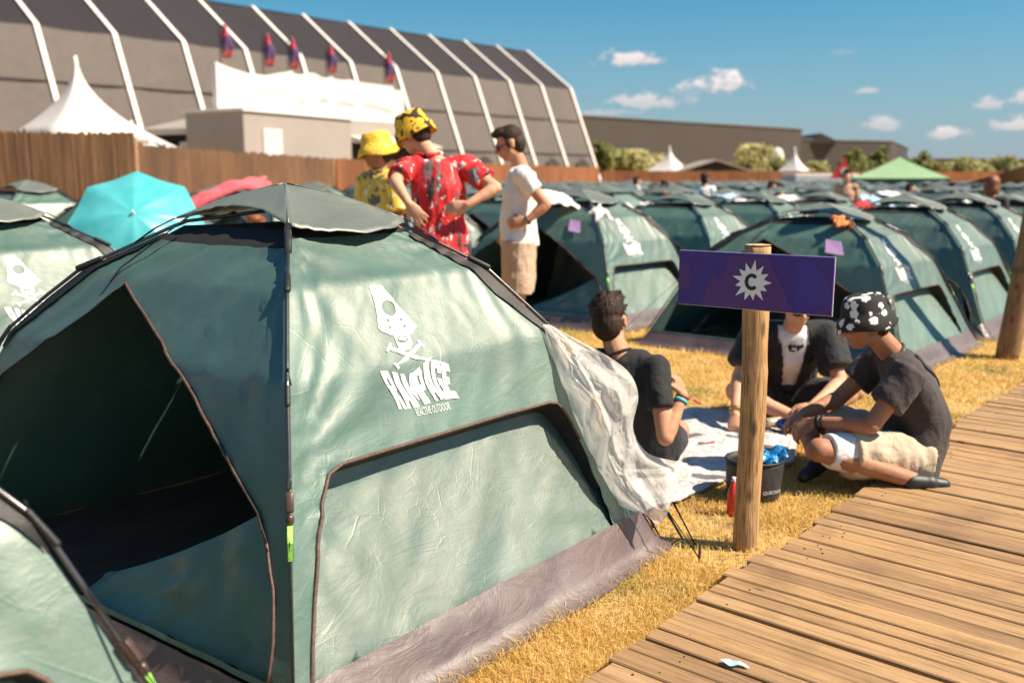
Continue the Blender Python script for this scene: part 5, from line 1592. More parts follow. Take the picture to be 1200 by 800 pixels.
bm = BM(); hp, kn = J['hipL'], J['knL']; frustum(bm, hp.lerp(kn, .60), hp.lerp(kn, .92), .105, .078)
me = remesh(bm, .008, 3); wrinkle(me, .005, 12, seed=3); obj('leg_sleeve', me, M['tee_white'], ph)
for s in 'LR': shoe(J, s, M['shoe'], ph)
band(J['elL'], J['wrL'], .93, .031, M['black'], ph, 'wristband', .009); band(J['elL'], J['wrL'], .84, .033, M['black'], ph, 'wristband', .004)
# chest bag strap across the back
bm = BM()
pts = [J['shoulder_c'] + V((.05, -.125, .045)), J['shoulder_c'] + V((.105, -.08, -.01)), J['chest'] + V((.125, .0, .03)), J['chest'].lerp(J['waist'], .6) + V((.155, .08, .0))]
def onshirt(p):
    r_ = ph_tee.closest_point_on_mesh(p); return r_[1] + r_[2] * .004
def spt(i, k):
    j = min(int(i), 2); q = pts[j].lerp(pts[j + 1], i - j); return onshirt(q + V((.0, .019, .012)) * k)
strip(bm, lambda i: spt(i, 1), lambda i: spt(i, -1), lin(0, 3, 24))
o = obj('shoulder_strap', bm, M['black'], ph); s_ = o.modifiers.new('s', 'SOLIDIFY'); s_.thickness = .004

# ---- people far off among the tents
def far_person(label, px, py_top, Y, shirt, hair_m, skin_m, face=(0, -1, 0), hat=None, H_=1.72, raise_=False):
    top = at(px, py_top, Y); H_ = top.z
    t = thing('person', label, 'person', (top.x, top.y, 0), 0, None)
    f = V(face).normalized(); r = V((f.y, -f.x, 0))
    J = stand((0, 0, 0), f, r, H_)
    if raise_:
        J['elR'] = J['shR'] + r * .18 + V((0, 0, -.12)); J['wrR'] = J['elR'] + V((0, 0, .24)) + r * .05
    body(J, skin_m, t, .014)
    if hair_m: hair_cap(J['head'], J['face'], J['headup'], 1.02 if hair_m is M['hair'] else 1.22, 'short', hair_m, t)
    if hat: bucket_hat(J['head'], J['face'], J['headup'], hat, t)
    if shirt: tee(J, shirt, t, seed=px % 7)
    shorts(J, M['denim'], t)
    return t
far_person('distant man in white T-shirt among the tents behind the sign, back turned', 826, 204, 19, M['tee_white'], M['hair'], M['skin_mid'], (.2, 1, 0))
far_person('bare chested man standing among the tents left of the green gazebo', 993, 200, 18, None, M['hair'], M['skin_mid'], (-.3, -1, 0))
far_person('person with curly auburn hair and black T-shirt beside the round post at right', 1163, 211, 12.5, M['tee_black'], M['hair_red'], M['skin_mid'], (.6, 1, 0))
far_person('distant person in white top far behind the seated dark haired man', 746, 208, 26, M['tee_white'], M['hair'], M['skin_mid'], (1, .2, 0))
far_person('distant person with dark hair and orange top right of the white dressed one', 779, 213, 24, M['orange'], M['hair'], M['skin_mid'], (-1, .2, 0))
far_person('distant person in orange top left of the small white pagoda tent', 904, 214, 24, M['orange'], M['hair'], M['skin_tan'], (1, -.2, 0))
far_person('distant person in yellow shirt beside one in orange', 914, 216, 23, M['hawaii_yellow'], M['hair'], M['skin_tan'], (-1, -.2, 0))
far_person('distant person in pale blue top under the right edge of the green gazebo', 1085, 217, 23, M['bluecloth'], M['hair'], M['skin_mid'], (-1, -.2, 0))
far_person('distant person in red top in front of the green gazebo', 1066, 217, 24, M['redcloth'], M['hair'], M['skin_mid'], (1, -.2, 0))
far_person('distant person in white top right of the green gazebo', 1116, 216, 21, M['tee_white'], M['hair'], M['skin_tan'], (0, -1, 0))
far_person('distant person bending behind the front tent, orange face glimpsed under its canopy', 300, 262, 9.0, M['tee_white'], M['hair_red'], M['skin_mid'], (0, -1, 0), None, 1.2)
# ================================================================== BACKDROP: hall, fences, stalls, trees
def quad(bm, pts, mi=0): bm.faces.new([bm.verts.new(p) for p in pts]).material_index = mi
def sheetmat(name, col, rough=.6, dirt=.25, sc=.12, st=(1, 1, 1)):
    m, nt, b = new_mat(name); vec = coords(nt, 'Object', st)
    n = noise_tex(nt, vec, sc, 6, .6); n2 = noise_tex(nt, vec, sc * 14, 4, .6)
    c = ramp(nt, n.outputs[0], [(.3, tuple(x * (1 - dirt) for x in col)), (.7, tuple(min(1, x * (1 + dirt)) for x in col))])
    c = mixc(nt, .35, c, ramp(nt, n2.outputs[0], [(.35, tuple(x * (1 - dirt) for x in col)), (.65, tuple(min(1, x * (1 + dirt)) for x in col))]))
    nt.links.new(c, b.inputs['Base Color']); b.inputs['Roughness'].default_value = rough; return m
M['hallroof'] = sheetmat('dark_roof_membrane', (.014, .010, .014), .85)
M['hallwall'] = sheetmat('grey_wall_membrane', (.088, .070, .062), .75, .18)
M['rib'] = sheetmat('white_rib', (.74, .70, .66), .5, .05)
M['white'] = sheetmat('white_pvc', (.62, .58, .55), .55, .06, .5)
M['cabin'] = sheetmat('pale_cabin', (.34, .29, .26), .6, .08, .4)
M['darkblock'] = sheetmat('dark_cladding', (.042, .033, .030), .7, .10, .08)
M['darkhole'] = plain('dark_interior', (.015, .013, .012), .8, .2, 1)
M['glass'] = plain('dark_window_glass', (.02, .022, .025), .15, .1, 2)

# ---- big tent hall
BR0 = at(42, 37, 57)                                  # knee of the first rib
OUT = -E2                                             # towards us / right
def hp(i, t, z): 
    p = BR0 + E1 * (4.72 * i) + OUT * (-t); p.z = z; return p
HP = [(-4.3, 0.0), (0.0, 10.2), (5.6, 14.3), (11.2, 10.2), (15.5, 0.0)]
hall = thing('tent_hall', 'long grey tent hall with dark roof and white ribs behind the reed fence', 'hall', (BR0 + E1 * 27) * V((1, 1, 0)) if False else V((BR0.x, BR0.y, 0)))
hl = V((BR0.x, BR0.y, 0))
I0, I1 = -4, 11
def hq(name, k, m, lift=0):
    bm = BM(); n = (I1 - I0) * 3; kk = 6; g = []
    for a in range(n + 1):
        row = []
        for b in range(kk + 1):
            (t0, z0), (t1, z1) = HP[k], HP[k + 1]; f = b / kk
            i = I0 + (I1 - I0) * a / n
            sag = .14 * math.sin(math.pi * ((a % 3) / 3)) + .05 * noise.noise(V((a * .7, b * .8, k)))
            d = V((z1 - z0, -(t1 - t0)))
            p = hp(i, t0 + (t1 - t0) * f, z0 + (z1 - z0) * f)
            row.append(bm.verts.new(p - hl - V((0, 0, 0)) + OUT * (-sag if k < 2 else sag) * .7 - V((0, 0, sag * .5))))
        g.append(row)
    for a in range(n):
        for b in range(kk): bm.faces.new((g[a][b], g[a + 1][b], g[a + 1][b + 1], g[a][b + 1]))
    obj(name, bm, m, hall, smooth=False)
hq('wall', 0, M['hallwall']); hq('roof', 1, M['hallroof']); hq('roof', 2, M['hallroof']); hq('wall', 3, M['hallwall'])
for i in (I0, I1):
    bm = BM(); bm.faces.new([bm.verts.new(hp(i, t, z) - hl) for t, z in HP]); obj('gable', bm, M['hallwall'], hall, smooth=False)
for i in range(I0, I1 + 1):
    bm = BM()
    pr2 = [(t - (.10 if z < 14 else 0) * (1 if t < 5.6 else -1), z + .07 * (z > 0)) for t, z in HP]
    for (t0, z0), (t1, z1) in zip(pr2, pr2[1:]):
        a, b_ = hp(i, t0, z0) - hl, hp(i, t1, z1) - hl; d = (b_ - a).normalized(); n_ = d.cross(E1).normalized()
        w = E1 * .14; th = n_ * .04
        loft(bm, [[a - w - th, a + w - th, a + w + th, a - w + th], [b_ - w - th, b_ + w - th, b_ + w + th, b_ - w + th]])
    obj('rib', bm, M['rib'], hall, smooth=False)
for f_ in (.36, .68):
    bm = BM(); t_ = -4.3 + 4.3 * f_ - .02; tube(bm, [hp(i, t_, 10.2 * f_) - hl for i in range(I0, I1 + 1)], .05, 5); obj('seam', bm, M['hallroof'], hall)
for i in range(2, 11):
    bm = BM(); c = i + .5; pts = []
    for a in lin(0, math.pi, 14):
        z = .3 + 3.0 * math.sin(a); t = -4.3 + 4.3 * z / 10.2 - .35
        pts.append(hp(c - .34 * math.cos(a), t, z) - hl)
    bm.faces.new([bm.verts.new(p) for p in pts]); obj('arch_opening', bm, M['darkhole'], hall, smooth=False)

# ---- reed fences
def reed_mat(name, base, dark, hi):
    m, nt, b = new_mat(name)
    g = noise_tex(nt, coords(nt, 'Object', (1, 1, .05)), 11, 7, .85); big = noise_tex(nt, coords(nt, 'Object', (1, 1, .2)), .9, 3, .6)
    c = ramp(nt, g.outputs[0], [(.28, dark), (.5, base), (.74, hi)])
    c = mixc(nt, ramp(nt, big.outputs[0], [(.45, (0, 0, 0)), (.62, (.55, .55, .55))]), c, dark)
    nt.links.new(c, b.inputs['Base Color']); b.inputs['Roughness'].default_value = .85; bump(nt, b, g.outputs[0], .8, .05); return m
M['reed'] = reed_mat('brown_reed', (.165, .078, .034), (.060, .028, .015), (.33, .18, .085))
M['reed2'] = reed_mat('orange_reed', (.26, .088, .026), (.11, .038, .016), (.36, .15, .05))
def reed_fence(a, b, h, label, m, pitch=.05):
    a, b = V((a.x, a.y, 0)), V((b.x, b.y, 0)); L = (b - a).length; d = (b - a).normalized(); n_ = V((d.y, -d.x, 0)); n_ = n_ if n_.y < 0 else -n_
    t = thing('reed_fence', label, 'fence', a)
    bm = BM(); N_ = int(L / pitch); A = []; B = []
    for i in range(N_ + 1):
        p = d * (L * i / N_) + n_ * (.02 * noise.noise(V((i * .8, 1, 1))) + .05 * noise.noise(V((i * .05, 4, 1))))
        A.append(bm.verts.new(p)); B.append(bm.verts.new(p + V((0, 0, h + .10 * noise.noise(V((i * .9, 2, 3))) + .05 * noise.noise(V((i * .11, 7, 3))) - .03 * (i % 2)))))
    for i in range(N_): bm.faces.new((A[i], A[i + 1], B[i + 1], B[i]))
    o = obj('reed_mat', bm, m, t, smooth=False); s = o.modifiers.new('s', 'SOLIDIFY'); s.thickness = .05
    k = max(2, int(L / 3))
    for i in range(k + 1):
        bm = BM(); p = d * (L * i / k) - n_ * .09; tube(bm, [p, p + V((0, 0, h * .96))], .05, 8); obj('fence_post', bm, M['post_dark'], t)
fA0 = at(-60, 200, 17.5); fA1 = at(160, 200, 18.5)
reed_fence(fA0, fA1, 2.29, 'tall brown reed fence at far left in front of the white pagoda', M['reed'])
fB0 = at(161, 200, 19.6); fB1 = at(392, 200, 34)
reed_fence(fB0, fB1, 2.10, 'lower brown reed fence between the pagoda and the yellow hatted man', M['reed'])
fC1 = at(702, 200, 62)
reed_fence(fB1 + E1 * .1, fC1, 2.12, 'orange brown reed fence below the grey tent hall', M['reed2'], .1)
fD1 = at(1240, 200, 70)
reed_fence(fC1 + V((.2, 0, 0)), fD1, 1.92, 'long low reed fence below the dark warehouse and the trees', M['reed2'], .12)

# ---- pagoda tents
def pagoda(c, w, eave, apex, label, m=None, rot=AZ, flat_=False):
    t = thing('pagoda_tent', label, 'tent', c, -rot)
    bm = BM(); K = 12; n = 40; rs = []
    for k in range(K + 1):
        f = k / K; s = (1 - f) ** (1.9 if not flat_ else 1.15) * (1 - .03) + .03; z = eave + (apex - eave) * f
        r_ = []
        for q in range(n):
            a = 2 * math.pi * (q + .5) / n; x, y = math.cos(a), math.sin(a); mm = max(abs(x), abs(y)); sq = 1 / mm
            rad = (sq * (1 - f * .35) + f * .35) * w / 2 * s
            r_.append(V((x * rad, y * rad, z)))
        rs.append(r_)
    rs.insert(0, [p - V((0, 0, .35)) for p in rs[0]])
    loft(bm, rs); obj('roof', bm, m or M['white'], t)
    bm = BM(); tube(bm, [(0, 0, apex - .1), (0, 0, apex + .12)], .05, 8); obj('finial', bm, M['rib'], t)
    for sx in (-1, 1):
        for sy in (-1, 1):
            bm = BM(); tube(bm, [(sx * w * .48, sy * w * .48, 0), (sx * w * .48, sy * w * .48, eave - .1)], .05, 8); obj('leg', bm, M['rib'], t)
    return t
def flr(px, Y): p = at(px, 205, Y); p.z = 0; return p
pagoda(flr(99, 36), 3.7, 3.05, 5.75, 'white pagoda tent with tall pointed peak behind the left reed fence')
pagoda(flr(158, 44), 3.8, 2.6, 3.9, 'lower white tent roof peeking out right of the tall pagoda', flat_=True)
pagoda(flr(784, 82), 3.6, 1.9, 4.0, 'small white pagoda tent below the left part of the dark warehouse')
pagoda(flr(930, 72), 3.0, 1.5, 3.6, 'small white pagoda tent left of the red pennant')

# ---- white crown board on its cabin
b0_, b1_ = at(256, 140, 40), at(474, 140, 52); bd = (V((b1_.x, b1_.y, 0)) - V((b0_.x, b0_.y, 0))); BL = bd.length; bdn = bd.normalized(); bn = V((bdn.y, -bdn.x, 0))
cb = thing('stall_board', 'long white board with wavy scalloped top standing on a pale cabin', 'board', V((b0_.x, b0_.y, 0)), math.atan2(bdn.y, bdn.x))
top = []
for i in range(121):
    x = BL * i / 120; f = i / 120
    z = 6.05 + .15 * f
    if f < .12: z += .10 - 1.0 * f * f * 10 * 0
    z -= .45 * max(0, 1 - abs(f - .30) / .12) * 0
    z += -.30 * math.sin(math.pi * min(1, f / .30)) if f < .30 else 0
    for c_, w_, h_ in ((.34, .025, .35), (.45, .07, .38), (.555, .02, .34), (.66, .08, .30), (.83, .09, .16)):
        z = max(z, 5.82 + .1 * f + h_ * max(0, 1 - ((f - c_) / w_) ** 2) + .02)
    top.append((x, z if f < .93 else 6.0 + .25 * (f - .93) * 4))
bm = BM()
fr = [bm.verts.new((x, 0, z)) for x, z in top]; bt_ = [bm.verts.new((x, 0, 4.22 + .1 * x / BL)) for x, _ in top]
for i in range(120): bm.faces.new((bt_[i], bt_[i + 1], fr[i + 1], fr[i]))
o = obj('panel', bm, M['white'], cb, smooth=False); s = o.modifiers.new('s', 'SOLIDIFY'); s.thickness = .25
m_line = plain('grey_faint_print', (.55, .53, .52), .6, .1, 2)
bm = BM()
for (x0, z0, x1, z1) in ((.5, 5.1, 4.2, 5.3), (4.6, 5.25, 5.8, 4.8), (5.2, 5.5, 5.3, 4.7), (6.4, 5.1, 7.3, 5.2), (8.0, 5.15, 9.3, 5.1), (10, 5.2, 12.5, 5.0)):
    tube(bm, [(x0, -.14 if bn.y < 0 else .14, z0), ((x0 + x1) / 2, -.14, (z0 + z1) / 2 + .06), (x1, -.14, z1)], .03, 5)
obj('faint_print', bm, m_line, cb)
bm = BM(); box(bm, (BL / 2, .1, 4.18), (BL + .3, .5, .16)); obj('ledge', bm, M['rib'], cb, smooth=False)
c0, c1 = at(286, 160, 38), at(412, 160, 44)
cbn = thing('cabin', 'pale grey site cabin under the white scalloped board', 'cabin', V((c0.x, c0.y, 0)), math.atan2(c1.y - c0.y, c1.x - c0.x))
CL = (V((c1.x, c1.y, 0)) - V((c0.x, c0.y, 0))).length
bm = BM(); box(bm, (CL / 2, 1.6, 2.05), (CL, 3.2, 4.0), bev=.04); obj('wall', bm, M['cabin'], cbn, smooth=False)
bm = BM(); box(bm, (CL / 2, 1.6, 4.10), (CL + .2, 3.4, .12)); obj('roof', bm, M['rib'], cbn, smooth=False)
bm = BM(); box(bm, (1.6, -.03, 2.2), (1.1, .06, 2.4), bev=.02); obj('door', bm, M['white'], cbn, smooth=False)
w0, w1 = at(412, 170, 46), at(486, 170, 50)
aw = thing('awning', 'dark stall opening under a white awning flap right of the pale cabin', 'awning', V((w0.x, w0.y, 0)), math.atan2(w1.y - w0.y, w1.x - w0.x)); AL = (V((w1.x, w1.y, 0)) - V((w0.x, w0.y, 0))).length
bm = BM(); box(bm, (AL / 2, .6, 1.6), (AL, 1.2, 3.0)); obj('opening', bm, M['darkhole'], aw, smooth=False)
bm = BM(); box(bm, (AL / 2, -.5, 3.25), (AL + .4, 2.4, .10), Matrix.Rotation(.25, 3, 'X')); obj('flap', bm, M['white'], aw, smooth=False)
bm = BM(); box(bm, (AL / 2, .7, 3.75), (AL, 1.4, .8)); obj('fascia', bm, M['cabin'], aw, smooth=False)

# ---- white truck left of the cabin
tr0 = flr(252, 42)
tk = thing('truck', 'white truck cab parked behind the reed fence left of the cabin', 'truck', tr0, -.2)
bm = BM(); pts = [(-1.3, .4), (-1.3, 1.7), (-.95, 2.95), (1.3, 3.05), (1.3, .4)]
loft(bm, [[V((x, -1.1, z)) for x, z in pts], [V((x, 1.1, z)) for x, z in pts]]); obj('cab', bm, M['white'], tk, smooth=False)
bm = BM(); quad(bm, [(-.86, -1.112, 1.75), (-.68, -1.112, 2.7), (.5, -1.112, 2.75), (.5, -1.112, 1.75)]); obj('window', bm, M['glass'], tk, smooth=False)
bm = BM(); quad(bm, [(-1.318, -.95, 1.78), (-1.0, -.95, 2.85), (-1.0, .95, 2.85), (-1.318, .95, 1.78)]); obj('windscreen', bm, M['glass'], tk, smooth=False)
bm = BM(); box(bm, (3.4, 0, 1.2), (4.2, 2.1, 1.2)); obj('bed', bm, M['darkhole'], tk, smooth=False)
for x in (-.5, 4.2):
    for y in (-1.05, 1.05):
        bm = BM(); tube(bm, [(x, y - .12, .48), (x, y + .12, .48)], .48, 20); obj('wheel', bm, M['black'], tk)
hd = thing('canopy_roof', 'pale sloped stall roof over dark openings between the pagoda and the cabin', 'canopy', flr(238, 46), -.5)
bm = BM(); box(bm, (0, 0, 3.9), (5.0, 3.2, .3), Matrix.Rotation(.22, 3, 'X'), bev=.08); obj('roof', bm, M['cabin'], hd, smooth=False)
bm = BM(); box(bm, (.2, .6, 1.8), (5.6, 2.2, 3.4)); obj('opening', bm, M['darkhole'], hd, smooth=False)

# ---- feather flags above the board
def flag_mat():
    m, nt, b = new_mat('red_purple_flag'); vec = coords(nt)
    sx = N(nt, 'ShaderNodeSeparateXYZ'); nt.links.new(vec, sx.inputs[0]); n = noise_tex(nt, vec, 2.2, 4, .6, .8)
    tg = N(nt, 'ShaderNodeTexCoord'); nt.links.new(tg.outputs['Generated'], sx.inputs[0])
    f = mth(nt, 'ADD', mth(nt, 'MULTIPLY', sx.outputs[2], .62), mth(nt, 'MULTIPLY', n.outputs[0], .45))
    c = ramp(nt, f, [(.28, (.60, .10, .05)), (.40, (.12, .04, .12)), (.58, (.05, .04, .12)), (.70, (.50, .03, .06)), (.85, (.70, .07, .05))])
    nt.links.new(c, b.inputs['Base Color']); b.inputs['Roughness'].default_value = .7; return m
M['flag'] = flag_mat()
for px, y0, y1, Y, dsc in ((268, 27, 66, 42, 'leftmost of the five above the white board'), (317, 38, 76, 44.5, 'second of the five from the left'), (346, 43, 79, 46, 'middle one of the five'), (390, 52, 84, 48, 'fourth of the five from the left'), (457, 60, 96, 51.5, 'rightmost of the five above the white board'), (418, 56, 88, 50, None)):
    if dsc is None: continue
    zt, zb = at(px, y0, Y).z, at(px, y1, Y).z; b_ = flr(px, Y) + V((0, .6, 0))
    t = thing('feather_flag', 'red and purple feather flag, ' + dsc, 'flag', V((b_.x, b_.y, 0)), 0, 'feather flags above the white board')
    hgt = zt - zb
    bm = BM(); tube(bm, [(-.28, 0, 0), (-.28, 0, zt - .3), (-.2, 0, zt - .05), (.0, 0, zt)], .03, 6); obj('pole', bm, M['rod'], t)
    bm = BM(); rows = []
    for k in range(13):
        f = k / 12; z = zt - hgt * f; w = .50 * min(1, .15 + f * 2.0) * (1 if f < .8 else 1 - (f - .8) * 1.2); x0 = -.27 + .22 * max(0, 1 - f * 3.5)
        rows.append([bm.verts.new((x0 + w * q / 4 + .1 * f, .08 * math.sin(q * 1.4 + f * 5), z)) for q in range(5)])
    for k in range(12):
        for q in range(4): bm.faces.new((rows[k][q], rows[k][q + 1], rows[k + 1][q + 1], rows[k + 1][q]))
    o = obj('cloth', bm, M['flag'], t); s = o.modifiers.new('s', 'SOLIDIFY'); s.thickness = .01

# ---- dark warehouses
def building(name, pts, h, label, cat='warehouse', roof_pts=None):
    t = thing(name, label, cat, V((pts[0].x, pts[0].y, 0)))
    o0 = V((pts[0].x, pts[0].y, 0))
    bm = BM(); n = len(pts)
    for i in range(n):
        a, b = pts[i] - o0, pts[(i + 1) % n] - o0; a.z = b.z = 0; k = max(1, int((b - a).length / 6))
        for q in range(k):
            c, d = a.lerp(b, q / k), a.lerp(b, (q + 1) / k); quad(bm, [c, d, d + V((0, 0, h)), c + V((0, 0, h))])
    obj('wall', bm, M['darkblock'], t, smooth=False)
    bm = BM(); bm.faces.new([bm.verts.new(V((p.x - o0.x, p.y - o0.y, h - .02))) for p in pts]); obj('roof', bm, M['darkblock'], t, smooth=False)
    bm = BM()
    for i in range(n):
        a, b = pts[i] - o0, pts[(i + 1) % n] - o0; a.z = b.z = h + .15; tube(bm, [a, b], .25, 4)
    obj('coping', bm, M['hallwall'], t, smooth=False)
    return t
wa, wb = flr(660, 150), flr(916, 190)
building('warehouse', [wa, wb, flr(937, 196), V((wb.x + 5, 260, 0)), V((wa.x - 10, 230, 0))], at(680, 137, 152).z, 'long dark grey warehouse behind the pale trees')
w2 = building('warehouse', [flr(934, 230), flr(1042, 240), flr(1062, 300), V((60, 330, 0))], at(950, 165, 232).z, 'dark building with a small gable right of the long warehouse')
bm = BM(); g0, g1, g2 = at(950, 168, 231), at(962, 156, 231), at(985, 167, 231); o0 = w2.location
loft(bm, [[g0 - o0, g1 - o0, g2 - o0], [p - o0 + V((0, 25, 0)) for p in (g0, g1, g2)]]); obj('gable_roof', bm, M['darkblock'], w2, smooth=False)
building('warehouse', [flr(1062, 260), flr(1240, 270), flr(1240, 300), flr(1062, 300)], at(1100, 187, 262).z, 'low dark building at the right behind the trees')
p = flr(909, 150); si = thing('silo', 'round topped pale silo before the long dark warehouse', 'silo', p)
bm = BM(); zt = at(909, 173, 150).z; rr = 1.0
loft(bm, [ring((0, 0, z), (1, 0, 0), (0, 1, 0), r_, r_, 24) for z, r_ in [(0, rr), (zt - rr, rr)] + [(zt - rr + rr * math.sin(a), rr * math.cos(a)) for a in lin(.2, 1.5, 6)]]); obj('body', bm, M['white'], si)
bm = BM(); tube(bm, [(rr, 0, 0), (rr, 0, zt - rr)], .12, 8); obj('pipe', bm, M['rib'], si)

# ---- huts, gazebo, pennant, shade sail
ht = thing('hut', 'dark gabled hut behind the fence right of the small pagoda', 'hut', flr(838, 78))
bm = BM(); hw = 3.3; ap_ = at(838, 190, 78).z; ev = at(838, 203, 78).z
loft(bm, [[V((-hw, 0, 0)), V((hw, 0, 0)), V((hw, 0, ev)), V((0, 0, ap_)), V((-hw, 0, ev))], [V((-hw, 6, 0)), V((hw, 6, 0)), V((hw, 6, ev)), V((0, 6, ap_)), V((-hw, 6, ev))]]); obj('wall', bm, M['darkhole'], ht, smooth=False)
bm = BM()
for sx in (-1, 1):
    a, b = V((sx * hw * 1.08, 0, ev - .1)), V((0, 0, ap_ + .1)); loft(bm, [[a + V((0, -.4, 0)), a + V((0, 6.4, 0)), a + V((0, 6.4, .12)), a + V((0, -.4, .12))], [b + V((0, -.4, 0)), b + V((0, 6.4, 0)), b + V((0, 6.4, .12)), b + V((0, -.4, .12))]])
obj('roof', bm, M['cabin'], ht, smooth=False)
p = flr(802, 84); ct = thing('container', 'pale container beside the small white pagoda', 'container', p); bm = BM(); box(bm, (0, 0, 1.25), (2.2, 5, 2.5), bev=.05); obj('body', bm, M['cabin'], ct, smooth=False); bm = BM(); box(bm, (0, -2.53, 1.2), (1.8, .06, 2.1), bev=.02); obj('door', bm, M['white'], ct, smooth=False)
M['palegreen'] = sheetmat('pale_green_pvc', (.26, .40, .22), .55, .15, .6)
M['greentrim'] = sheetmat('dark_green_trim', (.08, .16, .08), .6, .3, 1.5)
GY = 40; gz = thing('gazebo', 'pale green pop-up gazebo with peaked roof among the far tents', 'gazebo', flr(1053, GY), -.35)
gw = 3.7; ze, zp, zv = at(1053, 209, GY).z, at(1053, 184, GY).z, at(1053, 217, GY).z
bm = BM(); K = 8; rs = []
for k in range(K + 1):
    f = k / K; s = (1 - f) ** 1.12; z = ze + (zp - ze) * f
    rs.append([V((x * gw / 2 * s + .001, y * gw / 2 * s, z)) for x, y in ((-1, -1), (0, -1), (1, -1), (1, 0), (1, 1), (0, 1), (-1, 1), (-1, 0))])
loft(bm, rs); obj('roof', bm, M['palegreen'], gz, smooth=False)
bm = BM(); loft(bm, [[V((x * gw / 2, y * gw / 2, z)) for x, y in ((-1, -1), (1, -1), (1, 1), (-1, 1))] for z in (ze - .28, ze - .005)], cap=False); obj('valance', bm, M['greentrim'], gz, smooth=False)
for sx in (-1, 1):
    for sy in (-1, 1):
        bm = BM(); tube(bm, [(sx * gw * .48, sy * gw * .48, 0), (sx * gw * .48, sy * gw * .48, ze)], .03, 6); obj('leg', bm, M['rib'], gz)
p = flr(988, 52); pn = thing('pennant', 'red triangular pennant with a white disc above the far tents', 'flag', p)
zt, zb = at(988, 184, 52).z, at(988, 209, 52).z
bm = BM(); tube(bm, [(0, .05, 0), (0, .05, zt)], .04, 6); obj('pole', bm, M['rod'], pn)
bm = BM(); loft(bm, [[V((-.72, y, zb)), V((.40, y, zb)), V((.08, y, zt))] for y in (-.02, .02)]); obj('cloth', bm, M['redcloth'], pn, smooth=False)
bm = BM(); loft(bm, [ring((.05, y, zb + .38), (1, 0, 0), (0, 0, 1), .2, .2, 18) for y in (-.04, -.025)]); obj('disc', bm, M['white'], pn, smooth=False)
p = flr(960, 60); lw_ = thing('marquee', 'low white marquee roof between the pagoda and the red pennant', 'tent', p); bm = BM(); box(bm, (0, 0, 1.42), (4.0, 3, .55), bev=.1); obj('roof', bm, M['white'], lw_, smooth=False); bm = BM(); box(bm, (0, 0, .6), (3.8, 2.8, 1.1)); obj('wall', bm, M['cabin'], lw_, smooth=False)
M['tansail'] = sheetmat('tan_sail', (.34, .20, .10), .7, .15, .5)
sl = thing('shade_sail', 'tan shade sail stretched beside the post at the right edge', 'shade sail', flr(1165, 30))
o0 = sl.location; bm = BM()
P4 = [at(1128, 216, 30) - o0, at(1215, 190, 27) - o0, at(1260, 196, 33) - o0, at(1175, 208, 36) - o0]; g = []
for i in range(13):
    row = []
    for j in range(13):
        u, v = i / 12, j / 12; q = P4[0].lerp(P4[1], u).lerp(P4[3].lerp(P4[2], u), v); q.z -= .3 * math.sin(math.pi * u) * math.sin(math.pi * v); row.append(bm.verts.new(q))
    g.append(row)
for i in range(12):
    for j in range(12): bm.faces.new((g[i][j], g[i + 1][j], g[i + 1][j + 1], g[i][j + 1]))
o = obj('sail', bm, M['tansail'], sl); s = o.modifiers.new('s', 'SOLIDIFY'); s.thickness = .02
for q in P4[1:]:
    bm = BM(); tube(bm, [V((q.x, q.y, 0)), q], .05, 6); obj('mast', bm, M['post_dark'], sl)

# ---- trees
def leaf_mat(name, lo, hi):
    m, nt, b = new_mat(name); geo = N(nt, 'ShaderNodeNewGeometry'); n = noise_tex(nt, coords(nt), .9, 3)
    f = mth(nt, 'ADD', mth(nt, 'MULTIPLY', geo.outputs['Random Per Island'], .6), mth(nt, 'MULTIPLY', n.outputs[0], .4))
    c = ramp(nt, f, [(.15, lo), (.85, hi)]); nt.links.new(c, b.inputs['Base Color']); b.inputs['Roughness'].default_value = .6
    tr = N(nt, 'ShaderNodeBsdfTranslucent'); nt.links.new(c, tr.inputs[0]); mx = N(nt, 'ShaderNodeMixShader'); mx.inputs[0].default_value = .3
    nt.links.new(b.outputs[0], mx.inputs[1]); nt.links.new(tr.outputs[0], mx.inputs[2]); nt.links.new(mx.outputs[0], nt.nodes['Material Output'].inputs[0]); return m
M['leaf_pale'] = leaf_mat('pale_willow_leaves', (.30, .27, .10), (.60, .54, .24))
M['leaf_green'] = leaf_mat('green_leaves', (.085, .11, .018), (.24, .25, .045))
M['leaf_mid'] = leaf_mat('olive_leaves', (.19, .19, .055), (.42, .40, .14))
M['bark'] = plain('bark', (.07, .05, .035), .9, .3, 4, bmp=.6, bsc=20)
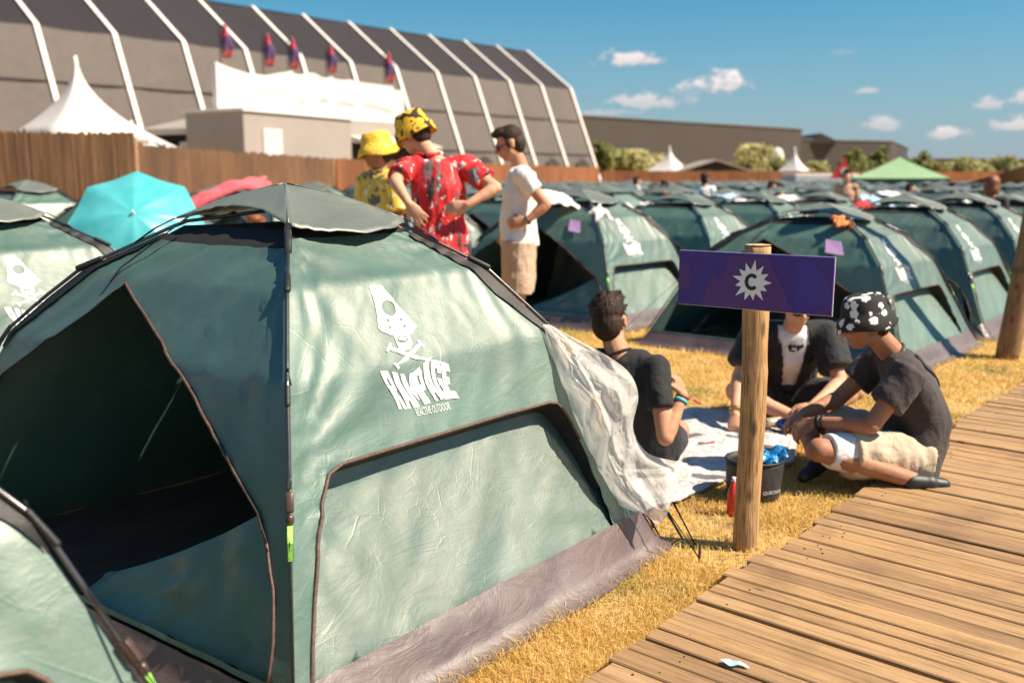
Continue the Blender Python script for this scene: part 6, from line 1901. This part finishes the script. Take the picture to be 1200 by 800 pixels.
def tree(px, py_top, Y, w, label, m, n=1500, seed=0, name='tree', ls=.34):
    p = flr(px, Y); h = at(px, py_top, Y).z; t = thing(name, label, 'tree', p)
    rd = random.Random(seed); bm = BM()
    tr_h = h * .5
    tube(bm, [(0, 0, -.1), (.1, .05, tr_h * .5), (.05, 0, tr_h), (.2, .1, h * .8)], [.22 * w / 5, .18 * w / 5, .13 * w / 5, .04], 8)
    cl = []
    for i in range(15):
        a = rd.uniform(0, 2 * math.pi); rr = w / 2 * rd.uniform(.1, .78); zz = h * rd.uniform(.30, .92)
        rr *= 1 - max(0, zz / h - .6) * 1.5
        c = V((math.cos(a) * rr, math.sin(a) * rr, zz)); cl.append((c, w * rd.uniform(.10, .22)))
        tube(bm, [(.06, .02, tr_h * .8), V((.06, .02, tr_h * .8)).lerp(c, .6) + V((0, 0, .2)), c], [.09 * w / 5, .05 * w / 5, .02], 5)
    obj('trunk', bm, M['bark'], t)
    vs = []; fs = []
    for i in range(n):
        c, r_ = rd.choice(cl); d = V((rd.gauss(0, 1), rd.gauss(0, 1), rd.gauss(0, .8))); d = d.normalized() * r_ * rd.uniform(.3, 1.12) ** .6
        q = c + d; 
        if q.z > h: q.z = h - rd.random() * .3
        if q.z < .4: continue
        u = V((rd.gauss(0, 1), rd.gauss(0, 1), rd.gauss(0, 1))).normalized(); v = u.orthogonal().normalized(); s = ls * rd.uniform(.5, 1.2)
        k = len(vs); vs += [q - u * s, q + v * s * .45, q + u * s, q - v * s * .45]; fs.append((k, k + 1, k + 2, k + 3))
    me = bpy.data.meshes.new('crown'); me.from_pydata([tuple(v) for v in vs], [], fs); me.update()
    obj('crown', me, m, t, smooth=False)
tree(741, 176, 110, 6.5, 'pale willow right of the tall thin dark tip, below the warehouse', M['leaf_pale'], 2200, 1)
tree(764, 180, 112, 5.5, 'pale willow just left of the small pagoda tent', M['leaf_pale'], 1800, 2)
tree(720, 174, 108, 4.6, 'pale green willow beside the right end of the tent hall', M['leaf_mid'], 1600, 3)
tree(704, 165, 104, 3.2, 'yellow green tree at the right end of the tent hall', M['leaf_green'], 1200, 4)
tree(884, 170, 105, 7.0, 'wide pale willow before the right end of the dark warehouse', M['leaf_pale'], 3000, 5)
tree(913, 185, 100, 3.5, 'small green bush right of the pale silo', M['leaf_green'], 900, 6)
tree(955, 190, 100, 4.2, 'olive bush left of the red pennant', M['leaf_mid'], 1200, 7)
tree(1000, 174, 105, 4.2, 'dark green round tree just right of the red pennant', M['leaf_green'], 1800, 8)
tree(1028, 169, 108, 4.0, 'taller green tree behind the gazebo peak', M['leaf_green'], 1800, 9)
tree(1080, 178, 105, 3.6, 'green tree right of the gazebo peak', M['leaf_green'], 1500, 10)
tree(1096, 190, 100, 4.0, 'olive tree behind the right edge of the gazebo', M['leaf_mid'], 1300, 11)
tree(1136, 184, 100, 6.0, 'pale olive tree left of the tan shade sail', M['leaf_mid'], 2000, 12)
tree(1170, 184, 104, 5.5, 'olive tree behind the tan shade sail', M['leaf_mid'], 1600, 13)
tree(1215, 186, 100, 6.0, 'olive tree behind the post at the right edge', M['leaf_mid'], 1600, 14)
